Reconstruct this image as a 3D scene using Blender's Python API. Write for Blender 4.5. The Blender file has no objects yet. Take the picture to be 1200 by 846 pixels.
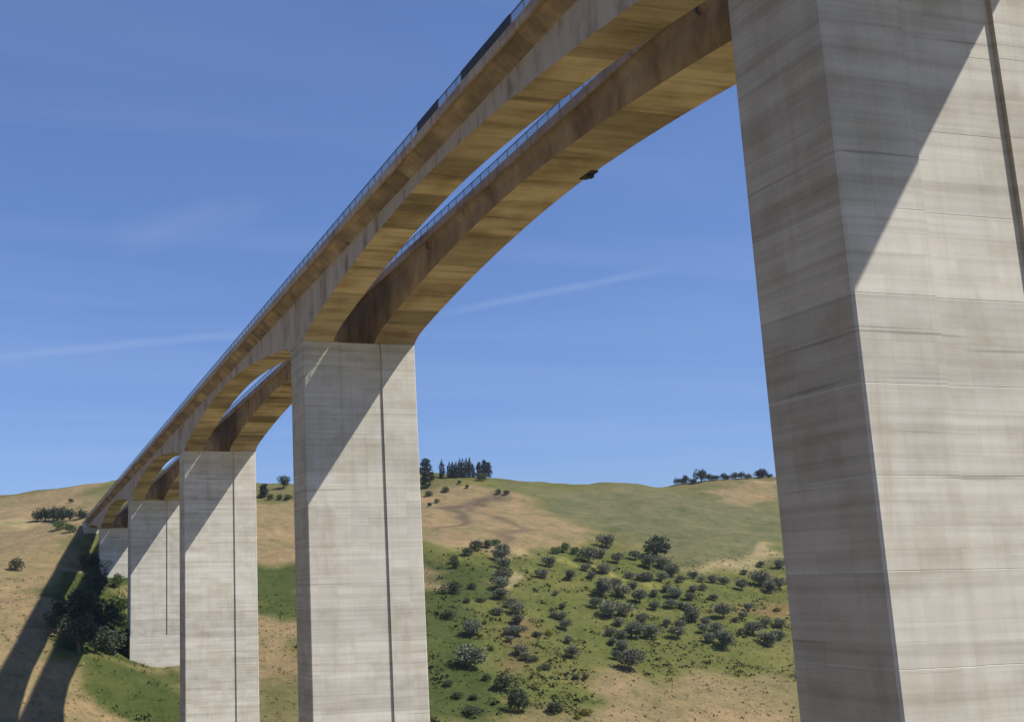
import bpy, bmesh, math, random
import numpy as np
from mathutils import Vector, Matrix
random.seed(7)
S = bpy.context.scene
COL = S.collection
R = math.radians

# ------------------------------------------------------------------ camera
FPX, CX, CY = 1319.0, 345.0, 438.0            # focal length and optical axis in 1200 x 846 units
def _n(v): v = np.array(v, float); return v / np.linalg.norm(v)
axA = _n([-10 - CX, 695 - CY, FPX])            # bridge axis seen by the camera
axU = _n([190 - CX, -6450 - CY, FPX]); axU = _n(axU - axU.dot(axA) * axA)
axT = _n(np.cross(axA, -axU))
if axT[0] < 0: axT = -axT
cam_d = bpy.data.cameras.new("camera"); cam = bpy.data.objects.new("camera", cam_d); COL.objects.link(cam)
# columns = camera x, y, z axes in world (X across, Y along the bridge, Z up)
M = Matrix(((axT[0], -axT[1], -axT[2]), (axA[0], -axA[1], -axA[2]), (axU[0], -axU[1], -axU[2])))
cam.matrix_world = M.to_4x4()
cam_d.sensor_fit = 'HORIZONTAL'; cam_d.sensor_width = 36.0
cam_d.lens = FPX / 1200 * 36.0
cam_d.shift_x = (600 - CX) / 1200
cam_d.shift_y = (CY - 423) / 1200
cam_d.clip_start = 0.5; cam_d.clip_end = 12000
S.camera = cam

# ------------------------------------------------------------------ sun, sky, exposure
SUN = Vector((1.0, -0.78, 1.58)).normalized()   # towards the sun
sun_d = bpy.data.lights.new("sun", 'SUN'); sun = bpy.data.objects.new("sun", sun_d); COL.objects.link(sun)
sun_d.energy = 5.0; sun_d.angle = R(0.53); sun_d.color = (1.0, 0.93, 0.84)
sun.rotation_euler = SUN.to_track_quat('Z', 'Y').to_euler()
W = bpy.data.worlds.new("World"); S.world = W; W.use_nodes = True
nt = W.node_tree; N = nt.nodes; L = nt.links
for n in list(N): N.remove(n)
out = N.new('ShaderNodeOutputWorld'); bg = N.new('ShaderNodeBackground')
sky = N.new('ShaderNodeTexSky'); sky.sky_type = 'NISHITA'; sky.sun_disc = False
sky.sun_elevation = math.asin(SUN.z); sky.sun_rotation = math.atan2(SUN.x, SUN.y)
sky.altitude = 500; sky.air_density = 1.0; sky.dust_density = 0.0; sky.ozone_density = 5.0
bg.inputs['Strength'].default_value = 0.115
# thin cirrus veils and two old contrails, laid out by direction on the dome
tc = N.new('ShaderNodeTexCoord')
sep = N.new('ShaderNodeSeparateXYZ'); L.new(tc.outputs['Generated'], sep.inputs[0])
zz = N.new('ShaderNodeMath'); zz.operation = 'MAXIMUM'; zz.inputs[1].default_value = 0.03; L.new(sep.outputs['Z'], zz.inputs[0])
dv = N.new('ShaderNodeVectorMath'); dv.operation = 'DIVIDE'
cz = N.new('ShaderNodeCombineXYZ')
for i in range(3): L.new(zz.outputs[0], cz.inputs[i])
L.new(tc.outputs['Generated'], dv.inputs[0]); L.new(cz.outputs[0], dv.inputs[1])   # point on a flat cloud sheet
mp = N.new('ShaderNodeMapping'); mp.inputs['Rotation'].default_value = (0, 0, R(20)); mp.inputs['Scale'].default_value = (0.30, 1.1, 1)
L.new(dv.outputs[0], mp.inputs[0])
nz = N.new('ShaderNodeTexNoise'); nz.inputs['Scale'].default_value = 1.1; nz.inputs['Detail'].default_value = 9; nz.inputs['Roughness'].default_value = 0.55; nz.inputs['Distortion'].default_value = 0.6
L.new(mp.outputs[0], nz.inputs['Vector'])
rp = N.new('ShaderNodeValToRGB'); rp.color_ramp.elements[0].position = 0.44; rp.color_ramp.elements[1].position = 0.86
rp.color_ramp.elements[1].color = (0.13, 0.13, 0.13, 1); L.new(nz.outputs[0], rp.inputs[0])
fac = rp.outputs[0]
def contrail(p0, p1, width, strength):
    """a faint streak through two sky directions: thin band about their great circle, faded along it"""
    global fac
    a, b = Vector(p0).normalized(), Vector(p1).normalized()
    nrm = a.cross(b).normalized(); mid = (a + b).normalized(); half = a.angle(b) / 2
    d = N.new('ShaderNodeVectorMath'); d.operation = 'DOT_PRODUCT'; d.inputs[1].default_value = nrm
    L.new(tc.outputs['Generated'], d.inputs[0])
    n2 = N.new('ShaderNodeTexNoise'); n2.inputs['Scale'].default_value = 14; n2.inputs['Detail'].default_value = 4
    L.new(tc.outputs['Generated'], n2.inputs['Vector'])
    wob = N.new('ShaderNodeMath'); wob.operation = 'MULTIPLY_ADD'; wob.inputs[1].default_value = width * 1.6; wob.inputs[2].default_value = -width * 0.8
    L.new(n2.outputs[0], wob.inputs[0])
    ad = N.new('ShaderNodeMath'); ad.operation = 'ADD'; L.new(d.outputs['Value'], ad.inputs[0]); L.new(wob.outputs[0], ad.inputs[1])
    ab = N.new('ShaderNodeMath'); ab.operation = 'ABSOLUTE'; L.new(ad.outputs[0], ab.inputs[0])
    m1 = N.new('ShaderNodeMapRange'); m1.interpolation_type = 'SMOOTHSTEP'
    m1.inputs['From Min'].default_value = 0; m1.inputs['From Max'].default_value = width; m1.inputs['To Min'].default_value = strength; m1.inputs['To Max'].default_value = 0
    L.new(ab.outputs[0], m1.inputs[0])
    e = N.new('ShaderNodeVectorMath'); e.operation = 'DOT_PRODUCT'; e.inputs[1].default_value = mid; L.new(tc.outputs['Generated'], e.inputs[0])
    m2 = N.new('ShaderNodeMapRange'); m2.interpolation_type = 'SMOOTHSTEP'
    m2.inputs['From Min'].default_value = math.cos(half); m2.inputs['From Max'].default_value = math.cos(half * 0.45); L.new(e.outputs['Value'], m2.inputs[0])
    mm = N.new('ShaderNodeMath'); mm.operation = 'MULTIPLY'; L.new(m1.outputs[0], mm.inputs[0]); L.new(m2.outputs[0], mm.inputs[1])
    n3 = N.new('ShaderNodeMath'); n3.operation = 'MULTIPLY'; L.new(mm.outputs[0], n3.inputs[0]); L.new(n2.outputs[0], n3.inputs[1])
    s_ = N.new('ShaderNodeMath'); s_.operation = 'ADD'; L.new(fac, s_.inputs[0]); L.new(n3.outputs[0], s_.inputs[1]); fac = s_.outputs[0]
def sky_dir(px, py):
    d = np.array([px - CX, py - CY, FPX]); return (d @ axT, d @ axA, d @ axU)
contrail(sky_dir(490, 372), sky_dir(800, 312), 0.005, 0.26)
contrail(sky_dir(-60, 424), sky_dir(420, 378), 0.006, 0.22)
contrail(sky_dir(120, 290), sky_dir(330, 240), 0.022, 0.11)
tint = N.new('ShaderNodeMixRGB'); tint.blend_type = 'MULTIPLY'; tint.inputs[0].default_value = 1.0; tint.inputs[2].default_value = (0.88, 1.09, 1.60, 1)
gam = N.new('ShaderNodeGamma'); gam.inputs['Gamma'].default_value = 0.7; L.new(sky.outputs[0], gam.inputs[0])   # summer haze evens the gradient
L.new(gam.outputs[0], tint.inputs[1])
mx = N.new('ShaderNodeMixRGB'); mx.inputs[2].default_value = (4.3, 5.0, 6.7, 1)
L.new(fac, mx.inputs[0]); L.new(tint.outputs[0], mx.inputs[1]); L.new(mx.outputs[0], bg.inputs['Color']); L.new(bg.outputs[0], out.inputs['Surface'])
S.view_settings.view_transform = 'Standard'; S.view_settings.look = 'None'; S.view_settings.exposure = 0.2; S.view_settings.gamma = 1.0
S.view_settings.use_curve_mapping = False
S.render.engine = 'CYCLES'
S.cycles.max_bounces = 6; S.cycles.diffuse_bounces = 4

#TERRAIN-BEGIN
# ------------------------------------------------------------------ terrain height (metres, camera eye at 0,0,0)
CTRL = [
 # slope west of the viaduct and under it
 (51.4,566,28.5),(40,514,13.5),(28,452,-2),(16,359,-18.5),(11,335,-25),(6,310,-32),(26,360,-19.5),(16,308,-33),
 (50,386,-24),(62,386,-24.5),(50,498,8),(62,498,7),(54,575,33),(66,575,32),(56,620,44),
 (47,274,-44),(62,274,-46),(47,162,-58),(62,162,-60),(54,53,-34),(54,-62,-14),(54,-20,-22),
 (0,0,-2.6),(0,-40,-1),(-40,0,3),(20,20,-14),(-10,60,-26),(0,140,-46),(-60,120,-30),(-60,240,-32),(-100,0,12),(-120,300,-12),
 (120,0,-40),(140,100,-58),(160,200,-60),(300,0,-40),(300,150,-62),(420,100,-50),(500,230,-40),(600,120,-30),(90,240,-57),
 (0,-300,15),(300,-300,0),(-300,-100,40),(-300,300,45),
]
PIX = [ # (image x, image y, distance along the bridge axis)
 (105,625,545),(80,668,470),(60,703,425),(30,742,378),(0,785,335),(0,846,300),(0,700,440),(0,640,570),(0,618,640),(70,614,640),
 (0,588,860),(60,578,860),(130,567,860),(220,560,870),(180,846,330),(110,800,352),
 (325,846,318),(325,780,375),(325,715,445),(325,655,515),(325,605,600),(325,566,700),(250,563,760),
 (420,846,312),(420,700,450),(420,600,600),(420,560,690),
]
for x_, s_ in ((510,556),(560,558),(620,563),(700,569),(760,570),(820,564),(900,560),(1000,562),(1120,572)):
    PIX += [(x_,846,306),(x_,780,350),(x_,700,412),(x_,640,478),(x_,600,550),(x_,s_,640)]
def cpoint(px, py, Y):
    d = np.array([px-CX, py-CY, FPX]); r = np.array([d@axT, d@axA, d@axU]); return r*(Y/r[1])
_c = [np.array(c, float) for c in CTRL] + [cpoint(*p) for p in PIX]
# land falls away behind the ridges
for (px, py, Y) in PIX:
    if py < 573 and px != 420 or (px, py) == (0, 588):
        q = cpoint(px, py, Y); k = 1.16
        _c.append(np.array([q[0]*k, q[1]*k, q[2]-22])); _c.append(np.array([q[0]*1.5, q[1]*1.5, q[2]-75]))
for a_ in range(0, 360, 20):
    _c.append(np.array([2600*math.cos(R(a_)), 2600*math.sin(R(a_))+200, -40 + 25*math.sin(a_)]))
_c = np.array(_c)
def _phi(r2): return 0.5*r2*np.log(np.maximum(r2, 1e-9))
_SC = 300.0
def _fit():
    P = _c[:, :2]/_SC; n = len(P)
    K = _phi(((P[:, None]-P[None])**2).sum(-1)) + np.eye(n)*0.0004
    Q = np.c_[np.ones(n), P]
    A = np.block([[K, Q], [Q.T, np.zeros((3, 3))]])
    return np.linalg.solve(A, np.r_[_c[:, 2], np.zeros(3)])
_w = _fit()
_rng = np.random.RandomState(3)
_waves = []
for lam, amp in ((150, 1.3), (95, 1.1), (60, 0.8), (37, 0.5), (22, 0.3), (12, 0.16)):
    for _ in range(4):
        t = _rng.rand()*math.pi*2; _waves.append((math.cos(t)*2*math.pi/lam, math.sin(t)*2*math.pi/lam, _rng.rand()*6.28, amp*0.55))
def wavy(X, Y, lo=0, hi=99):
    s = 0
    for a, b, p, m in _waves[lo:hi]: s = s + m*np.sin(a*X+b*Y+p+1.3*np.sin(b*X*0.5-a*Y*0.5+p))
    return s
def height(X, Y):
    X = np.atleast_1d(np.asarray(X, float)); Y = np.atleast_1d(np.asarray(Y, float))
    P = np.stack([X, Y], -1)/_SC; o = np.zeros(len(P)); C = _c[:, :2]/_SC
    for i in range(0, len(P), 20000):
        q = P[i:i+20000]
        o[i:i+20000] = _phi(((q[:, None]-C[None])**2).sum(-1))@_w[:len(C)] + _w[-3] + q@_w[-2:]
    far = np.clip((np.hypot(X, Y)-120)/200, 0, 1)
    return o + wavy(X, Y)*(0.15+0.45*far)
#TERRAIN-END
# kind, name, x, y, crown width (m), height / width, label, group, category
PLANTS = [
 ('olive', 'olive_tree', 277.5, 478.0, 7.99, 0.8, 'broad olive tree, alone in top row of the dense middle grove', 'olive trees of the large grove between the piers', 'tree'),
 ('olive', 'olive_tree', 253.5, 452.0, 8.26, 0.8, 'broad olive tree, leftmost in second row of the dense middle grove', 'olive trees of the large grove between the piers', 'tree'),
 ('olive', 'olive_tree', 264.5, 460.0, 5.37, 0.8, 'middling olive tree, second from left in second row of the dense middle grove', 'olive trees of the large grove between the piers', 'tree'),
 ('olive', 'olive_tree', 267.7, 452.0, 6.05, 0.8, 'middling olive tree, third from left in second row of the dense middle grove', 'olive trees of the large grove between the piers', 'tree'),
 ('olive', 'olive_tree', 281.7, 460.0, 5.41, 0.8, 'middling olive tree, fourth from left in second row of the dense middle grove', 'olive trees of the large grove between the piers', 'tree'),
 ('olive', 'olive_tree', 282.0, 450.0, 7.58, 0.8, 'broad olive tree, rightmost in second row of the dense middle grove', 'olive trees of the large grove between the piers', 'tree'),
 ('olive', 'olive_tree', 245.3, 440.0, 4.01, 0.8, 'small olive tree, leftmost in third row of the dense middle grove', 'olive trees of the large grove between the piers', 'tree'),
 ('olive', 'olive_tree', 252.6, 438.0, 5.83, 0.8, 'middling olive tree, second from left in third row of the dense middle grove', 'olive trees of the large grove between the piers', 'tree'),
 ('olive', 'olive_tree', 290.6, 452.0, 6.88, 0.8, 'middling olive tree, third from left in third row of the dense middle grove', 'olive trees of the large grove between the piers', 'tree'),
 ('olive', 'olive_tree', 286.4, 440.0, 7.44, 0.8, 'broad olive tree, rightmost in third row of the dense middle grove', 'olive trees of the large grove between the piers', 'tree'),
 ('olive', 'olive_tree', 243.4, 432.0, 4.3, 0.8, 'small olive tree, leftmost in fourth row of the dense middle grove', 'olive trees of the large grove between the piers', 'tree'),
 ('olive', 'olive_tree', 249.6, 424.0, 4.94, 0.8, 'middling olive tree, second from left in fourth row of the dense middle grove', 'olive trees of the large grove between the piers', 'tree'),
 ('olive', 'olive_tree', 262.2, 434.0, 3.99, 0.8, 'small olive tree, third from left in fourth row of the dense middle grove', 'olive trees of the large grove between the piers', 'tree'),
 ('olive', 'olive_tree', 265.8, 432.0, 4.35, 0.8, 'small olive tree, fourth from left in fourth row of the dense middle grove', 'olive trees of the large grove between the piers', 'tree'),
 ('olive', 'olive_tree', 269.4, 430.0, 5.42, 0.8, 'middling olive tree, fifth from left in fourth row of the dense middle grove', 'olive trees of the large grove between the piers', 'tree'),
 ('olive', 'olive_tree', 275.6, 430.0, 5.08, 0.8, 'middling olive tree, rightmost in fourth row of the dense middle grove', 'olive trees of the large grove between the piers', 'tree'),
 ('olive', 'olive_tree', 238.0, 416.0, 8.95, 0.8, 'broad olive tree, leftmost in fifth row of the dense middle grove', 'olive trees of the large grove between the piers', 'tree'),
 ('olive', 'olive_tree', 246.4, 414.0, 6.2, 0.8, 'middling olive tree, second from left in fifth row of the dense middle grove', 'olive trees of the large grove between the piers', 'tree'),
 ('olive', 'olive_tree', 256.2, 422.0, 4.23, 0.8, 'small olive tree, third from left in fifth row of the dense middle grove', 'olive trees of the large grove between the piers', 'tree'),
 ('olive', 'olive_tree', 261.6, 414.0, 4.17, 0.8, 'small olive tree, fourth from left in fifth row of the dense middle grove', 'olive trees of the large grove between the piers', 'tree'),
 ('olive', 'olive_tree', 269.1, 418.0, 4.22, 0.8, 'small olive tree, fifth from left in fifth row of the dense middle grove', 'olive trees of the large grove between the piers', 'tree'),
 ('olive', 'olive_tree', 268.5, 412.0, 5.55, 0.8, 'middling olive tree, rightmost in fifth row of the dense middle grove', 'olive trees of the large grove between the piers', 'tree'),
 ('olive', 'olive_tree', 227.1, 402.0, 4.97, 0.8, 'middling olive tree, leftmost in sixth row of the dense middle grove', 'olive trees of the large grove between the piers', 'tree'),
 ('olive', 'olive_tree', 250.3, 408.0, 6.81, 0.8, 'broad olive tree, second from left in sixth row of the dense middle grove', 'olive trees of the large grove between the piers', 'tree'),
 ('olive', 'olive_tree', 251.9, 400.0, 4.35, 0.8, 'small olive tree, third from left in sixth row of the dense middle grove', 'olive trees of the large grove between the piers', 'tree'),
 ('olive', 'olive_tree', 260.4, 402.0, 4.73, 0.8, 'middling olive tree, rightmost in sixth row of the dense middle grove', 'olive trees of the large grove between the piers', 'tree'),
 ('olive', 'olive_tree', 227.6, 392.0, 8.1, 0.8, 'broad olive tree, leftmost in seventh row of the dense middle grove', 'olive trees of the large grove between the piers', 'tree'),
 ('olive', 'olive_tree', 234.3, 394.0, 6.21, 0.8, 'middling olive tree, second from left in seventh row of the dense middle grove', 'olive trees of the large grove between the piers', 'tree'),
 ('olive', 'olive_tree', 237.2, 386.0, 5.46, 0.8, 'middling olive tree, rightmost in seventh row of the dense middle grove', 'olive trees of the large grove between the piers', 'tree'),
 ('olive', 'olive_tree', 217.8, 376.0, 4.03, 0.8, 'small olive tree, leftmost in eighth row of the dense middle grove', 'olive trees of the large grove between the piers', 'tree'),
 ('olive', 'olive_tree', 227.8, 386.0, 4.47, 0.8, 'middling olive tree, second from left in eighth row of the dense middle grove', 'olive trees of the large grove between the piers', 'tree'),
 ('olive', 'olive_tree', 228.8, 378.0, 5.02, 0.8, 'middling olive tree, third from left in eighth row of the dense middle grove', 'olive trees of the large grove between the piers', 'tree'),
 ('olive', 'olive_tree', 225.7, 372.0, 6.47, 0.8, 'broad olive tree, fourth from left in eighth row of the dense middle grove', 'olive trees of the large grove between the piers', 'tree'),
 ('olive', 'olive_tree', 232.0, 372.0, 6.19, 0.8, 'broad olive tree, fifth from left in eighth row of the dense middle grove', 'olive trees of the large grove between the piers', 'tree'),
 ('olive', 'olive_tree', 245.1, 382.0, 3.52, 0.8, 'small olive tree, rightmost in eighth row of the dense middle grove', 'olive trees of the large grove between the piers', 'tree'),
 ('olive', 'olive_tree', 213.5, 368.0, 3.63, 0.8, 'small olive tree, leftmost in ninth row of the dense middle grove', 'olive trees of the large grove between the piers', 'tree'),
 ('olive', 'olive_tree', 219.5, 372.0, 4.3, 0.8, 'middling olive tree, rightmost in ninth row of the dense middle grove', 'olive trees of the large grove between the piers', 'tree'),
 ('olive', 'olive_tree', 214.9, 362.0, 5.37, 0.8, 'middling olive tree, alone in tenth row of the dense middle grove', 'olive trees of the large grove between the piers', 'tree'),
 ('olive', 'olive_tree', 208.1, 356.0, 4.1, 0.8, 'middling olive tree, leftmost in bottom row of the dense middle grove', 'olive trees of the large grove between the piers', 'tree'),
 ('olive', 'olive_tree', 207.1, 346.0, 9.11, 0.8, 'broad olive tree, rightmost in bottom row of the dense middle grove', 'olive trees of the large grove between the piers', 'tree'),
 ('olive', 'olive_tree', 282.9, 428.0, 3.62, 0.8, 'small olive tree, leftmost in top row of the looser right grove', 'olive trees of the looser grove right of the middle', 'tree'),
 ('olive', 'olive_tree', 294.2, 436.0, 4.08, 0.8, 'small olive tree, second from left in top row of the looser right grove', 'olive trees of the looser grove right of the middle', 'tree'),
 ('olive', 'olive_tree', 294.1, 430.0, 3.29, 0.8, 'small olive tree, third from left in top row of the looser right grove', 'olive trees of the looser grove right of the middle', 'tree'),
 ('olive', 'olive_tree', 299.6, 430.0, 4.77, 0.8, 'small olive tree, fourth from left in top row of the looser right grove', 'olive trees of the looser grove right of the middle', 'tree'),
 ('olive', 'olive_tree', 304.0, 428.0, 4.76, 0.8, 'small olive tree, rightmost in top row of the looser right grove', 'olive trees of the looser grove right of the middle', 'tree'),
 ('olive', 'olive_tree', 270.9, 412.0, 4.17, 0.8, 'small olive tree, leftmost in second row of the looser right grove', 'olive trees of the looser grove right of the middle', 'tree'),
 ('olive', 'olive_tree', 280.5, 416.0, 3.88, 0.8, 'small olive tree, second from left in second row of the looser right grove', 'olive trees of the looser grove right of the middle', 'tree'),
 ('olive', 'olive_tree', 286.4, 418.0, 3.55, 0.8, 'small olive tree, third from left in second row of the looser right grove', 'olive trees of the looser grove right of the middle', 'tree'),
 ('olive', 'olive_tree', 284.3, 408.0, 3.47, 0.8, 'small olive tree, rightmost in second row of the looser right grove', 'olive trees of the looser grove right of the middle', 'tree'),
 ('olive', 'olive_tree', 264.7, 402.0, 3.39, 0.8, 'small olive tree, leftmost in third row of the looser right grove', 'olive trees of the looser grove right of the middle', 'tree'),
 ('olive', 'olive_tree', 266.4, 400.0, 4.05, 0.8, 'small olive tree, second from left in third row of the looser right grove', 'olive trees of the looser grove right of the middle', 'tree'),
 ('olive', 'olive_tree', 273.2, 408.0, 4.14, 0.8, 'small olive tree, rightmost in third row of the looser right grove', 'olive trees of the looser grove right of the middle', 'tree'),
 ('olive', 'olive_tree', 259.9, 386.0, 7.81, 0.8, 'broad olive tree, leftmost in fourth row of the looser right grove', 'olive trees of the looser grove right of the middle', 'tree'),
 ('olive', 'olive_tree', 275.2, 390.0, 7.29, 0.8, 'broad olive tree, rightmost in fourth row of the looser right grove', 'olive trees of the looser grove right of the middle', 'tree'),
 ('olive', 'olive_tree', 247.7, 378.0, 4.44, 0.8, 'middling olive tree, leftmost in fifth row of the looser right grove', 'olive trees of the looser grove right of the middle', 'tree'),
 ('olive', 'olive_tree', 255.4, 374.0, 4.42, 0.8, 'middling olive tree, second from left in fifth row of the looser right grove', 'olive trees of the looser grove right of the middle', 'tree'),
 ('olive', 'olive_tree', 261.8, 382.0, 4.52, 0.8, 'middling olive tree, third from left in fifth row of the looser right grove', 'olive trees of the looser grove right of the middle', 'tree'),
 ('olive', 'olive_tree', 262.2, 376.0, 5.09, 0.8, 'middling olive tree, rightmost in fifth row of the looser right grove', 'olive trees of the looser grove right of the middle', 'tree'),
 ('olive', 'olive_tree', 241.5, 370.0, 5.58, 0.8, 'middling olive tree, leftmost in bottom row of the looser right grove', 'olive trees of the looser grove right of the middle', 'tree'),
 ('olive', 'olive_tree', 251.7, 366.0, 4.63, 0.8, 'middling olive tree, second from left in bottom row of the looser right grove', 'olive trees of the looser grove right of the middle', 'tree'),
 ('olive', 'olive_tree', 254.3, 362.0, 7.96, 0.8, 'broad olive tree, rightmost in bottom row of the looser right grove', 'olive trees of the looser grove right of the middle', 'tree'),
 ('olive', 'olive_tree', 326.3, 444.0, 3.06, 0.8, 'small olive tree, leftmost in top row of the trees by the nearest pier', 'olive trees beside the nearest pier', 'tree'),
 ('olive', 'olive_tree', 341.1, 452.0, 3.53, 0.8, 'small olive tree, second from left in top row of the trees by the nearest pier', 'olive trees beside the nearest pier', 'tree'),
 ('olive', 'olive_tree', 348.1, 448.0, 5.07, 0.8, 'small olive tree, rightmost in top row of the trees by the nearest pier', 'olive trees beside the nearest pier', 'tree'),
 ('olive', 'olive_tree', 306.7, 420.0, 5.77, 0.8, 'middling olive tree, leftmost in second row of the trees by the nearest pier', 'olive trees beside the nearest pier', 'tree'),
 ('olive', 'olive_tree', 322.1, 428.0, 8.5, 0.8, 'broad olive tree, second from left in second row of the trees by the nearest pier', 'olive trees beside the nearest pier', 'tree'),
 ('olive', 'olive_tree', 319.6, 420.0, 6.53, 0.8, 'middling olive tree, third from left in second row of the trees by the nearest pier', 'olive trees beside the nearest pier', 'tree'),
 ('olive', 'olive_tree', 328.3, 424.0, 6.62, 0.8, 'middling olive tree, rightmost in second row of the trees by the nearest pier', 'olive trees beside the nearest pier', 'tree'),
 ('olive', 'olive_tree', 284.3, 390.0, 3.33, 0.8, 'small olive tree, leftmost in third row of the trees by the nearest pier', 'olive trees beside the nearest pier', 'tree'),
 ('olive', 'olive_tree', 292.5, 398.0, 3.75, 0.8, 'small olive tree, rightmost in third row of the trees by the nearest pier', 'olive trees beside the nearest pier', 'tree'),
 ('olive', 'olive_tree', 277.5, 386.0, 2.63, 0.8, 'small olive tree, leftmost in fourth row of the trees by the nearest pier', 'olive trees beside the nearest pier', 'tree'),
 ('olive', 'olive_tree', 277.6, 376.0, 6.42, 0.8, 'broad olive tree, second from left in fourth row of the trees by the nearest pier', 'olive trees beside the nearest pier', 'tree'),
 ('olive', 'olive_tree', 289.2, 384.0, 4.28, 0.8, 'small olive tree, third from left in fourth row of the trees by the nearest pier', 'olive trees beside the nearest pier', 'tree'),
 ('olive', 'olive_tree', 295.6, 384.0, 4.63, 0.8, 'middling olive tree, rightmost in fourth row of the trees by the nearest pier', 'olive trees beside the nearest pier', 'tree'),
 ('olive', 'olive_tree', 273.1, 376.0, 3.2, 0.8, 'small olive tree, leftmost in bottom row of the trees by the nearest pier', 'olive trees beside the nearest pier', 'tree'),
 ('olive', 'olive_tree', 277.0, 368.0, 6.61, 0.8, 'broad olive tree, second from left in bottom row of the trees by the nearest pier', 'olive trees beside the nearest pier', 'tree'),
 ('olive', 'olive_tree', 285.9, 372.0, 4.47, 0.8, 'middling olive tree, rightmost in bottom row of the trees by the nearest pier', 'olive trees beside the nearest pier', 'tree'),
 ('oak', 'oak_tree', 293.8, 462.0, 12.88, 0.85, 'biggest round dark tree standing at the top edge of the olive grove', None, 'tree'),
 ('olive', 'olive_tree', 219.2, 466.0, 5.69, 0.75, 'olive tree, topmost in the long leaning column left of the grove', 'olive trees planted in the left column', 'tree'),
 ('olive', 'olive_tree', 213.9, 456.0, 7.04, 0.75, 'olive tree, second from the top in the long leaning column left of the grove', 'olive trees planted in the left column', 'tree'),
 ('olive', 'olive_tree', 208.4, 444.0, 6.49, 0.75, 'olive tree, third from the top in the long leaning column left of the grove', 'olive trees planted in the left column', 'tree'),
 ('olive', 'olive_tree', 201.0, 428.0, 6.59, 0.75, 'olive tree, fourth from the top in the long leaning column left of the grove', 'olive trees planted in the left column', 'tree'),
 ('olive', 'olive_tree', 196.3, 420.0, 6.79, 0.75, 'olive tree, fifth from the top in the long leaning column left of the grove', 'olive trees planted in the left column', 'tree'),
 ('olive', 'olive_tree', 192.0, 412.0, 5.65, 0.75, 'olive tree, sixth from the top in the long leaning column left of the grove', 'olive trees planted in the left column', 'tree'),
 ('olive', 'olive_tree', 191.3, 402.0, 4.55, 0.75, 'olive tree, seventh from the top in the long leaning column left of the grove', 'olive trees planted in the left column', 'tree'),
 ('olive', 'olive_tree', 189.5, 394.0, 6.05, 0.75, 'olive tree, eighth from the top in the long leaning column left of the grove', 'olive trees planted in the left column', 'tree'),
 ('olive', 'olive_tree', 182.5, 394.0, 3.8, 0.75, 'olive tree, ninth from the top in the long leaning column left of the grove', 'olive trees planted in the left column', 'tree'),
 ('olive', 'olive_tree', 185.8, 384.0, 4.96, 0.75, 'olive tree, tenth from the top in the long leaning column left of the grove', 'olive trees planted in the left column', 'tree'),
 ('olive', 'olive_tree', 177.8, 374.0, 4.81, 0.75, 'olive tree, eleventh from the top in the long leaning column left of the grove', 'olive trees planted in the left column', 'tree'),
 ('olive', 'olive_tree', 180.0, 374.0, 5.12, 0.75, 'olive tree, twelfth from the top in the long leaning column left of the grove', 'olive trees planted in the left column', 'tree'),
 ('olive', 'olive_tree', 175.0, 370.0, 2.97, 0.75, 'olive tree, thirteenth from the top in the long leaning column left of the grove', 'olive trees planted in the left column', 'tree'),
 ('olive', 'olive_tree', 174.2, 360.0, 4.92, 0.75, 'olive tree, fourteenth from the top in the long leaning column left of the grove', 'olive trees planted in the left column', 'tree'),
 ('olive', 'olive_tree', 173.7, 356.0, 3.43, 0.75, 'olive tree, fifteenth from the top in the long leaning column left of the grove', 'olive trees planted in the left column', 'tree'),
 ('olive', 'olive_tree', 230.9, 446.0, 5.5, 0.85, 'olive tree, topmost in the thin broken column between left column and grove', 'olive trees in the thin broken column', 'tree'),
 ('olive', 'olive_tree', 220.6, 432.0, 4.95, 0.85, 'olive tree, second from the top in the thin broken column between left column and grove', 'olive trees in the thin broken column', 'tree'),
 ('olive', 'olive_tree', 231.6, 430.0, 4.96, 0.85, 'olive tree, third from the top in the thin broken column between left column and grove', 'olive trees in the thin broken column', 'tree'),
 ('olive', 'olive_tree', 215.8, 412.0, 2.7, 0.85, 'olive tree, fourth from the top in the thin broken column between left column and grove', 'olive trees in the thin broken column', 'tree'),
 ('olive', 'olive_tree', 212.1, 400.0, 2.95, 0.85, 'olive tree, fifth from the top in the thin broken column between left column and grove', 'olive trees in the thin broken column', 'tree'),
 ('olive', 'olive_tree', 204.1, 392.0, 3.2, 0.85, 'olive tree, sixth from the top in the thin broken column between left column and grove', 'olive trees in the thin broken column', 'tree'),
 ('olive', 'olive_tree', 206.1, 390.0, 3.82, 0.85, 'olive tree, seventh from the top in the thin broken column between left column and grove', 'olive trees in the thin broken column', 'tree'),
 ('olive', 'olive_tree', 203.0, 382.0, 4.67, 0.85, 'olive tree, eighth from the top in the thin broken column between left column and grove', 'olive trees in the thin broken column', 'tree'),
 ('olive', 'olive_tree', 197.7, 370.0, 3.62, 0.85, 'olive tree, ninth from the top in the thin broken column between left column and grove', 'olive trees in the thin broken column', 'tree'),
 ('olive', 'olive_tree', 191.1, 356.0, 4.92, 0.85, 'olive tree, tenth from the top in the thin broken column between left column and grove', 'olive trees in the thin broken column', 'tree'),
 ('bush', 'bush', 153.7, 328.0, 7.83, 0.75, 'wide dark bush under the left olive column, left of the pointed one', None, 'bush'),
 ('oak', 'oak_tree', 149.1, 312.0, 6.45, 1.1, 'dark pointed tree lowest on the slope under the left olive column', None, 'tree'),
 ('olive', 'olive_tree', 150.1, 348.0, 9.92, 0.75, 'wide grey tree alone on the deep green slope by the second pier', None, 'tree'),
 ('olive', 'olive_tree', 163.4, 376.0, 7.49, 0.8, 'pale grey tree above the wide one on the deep green slope', None, 'tree'),
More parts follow.
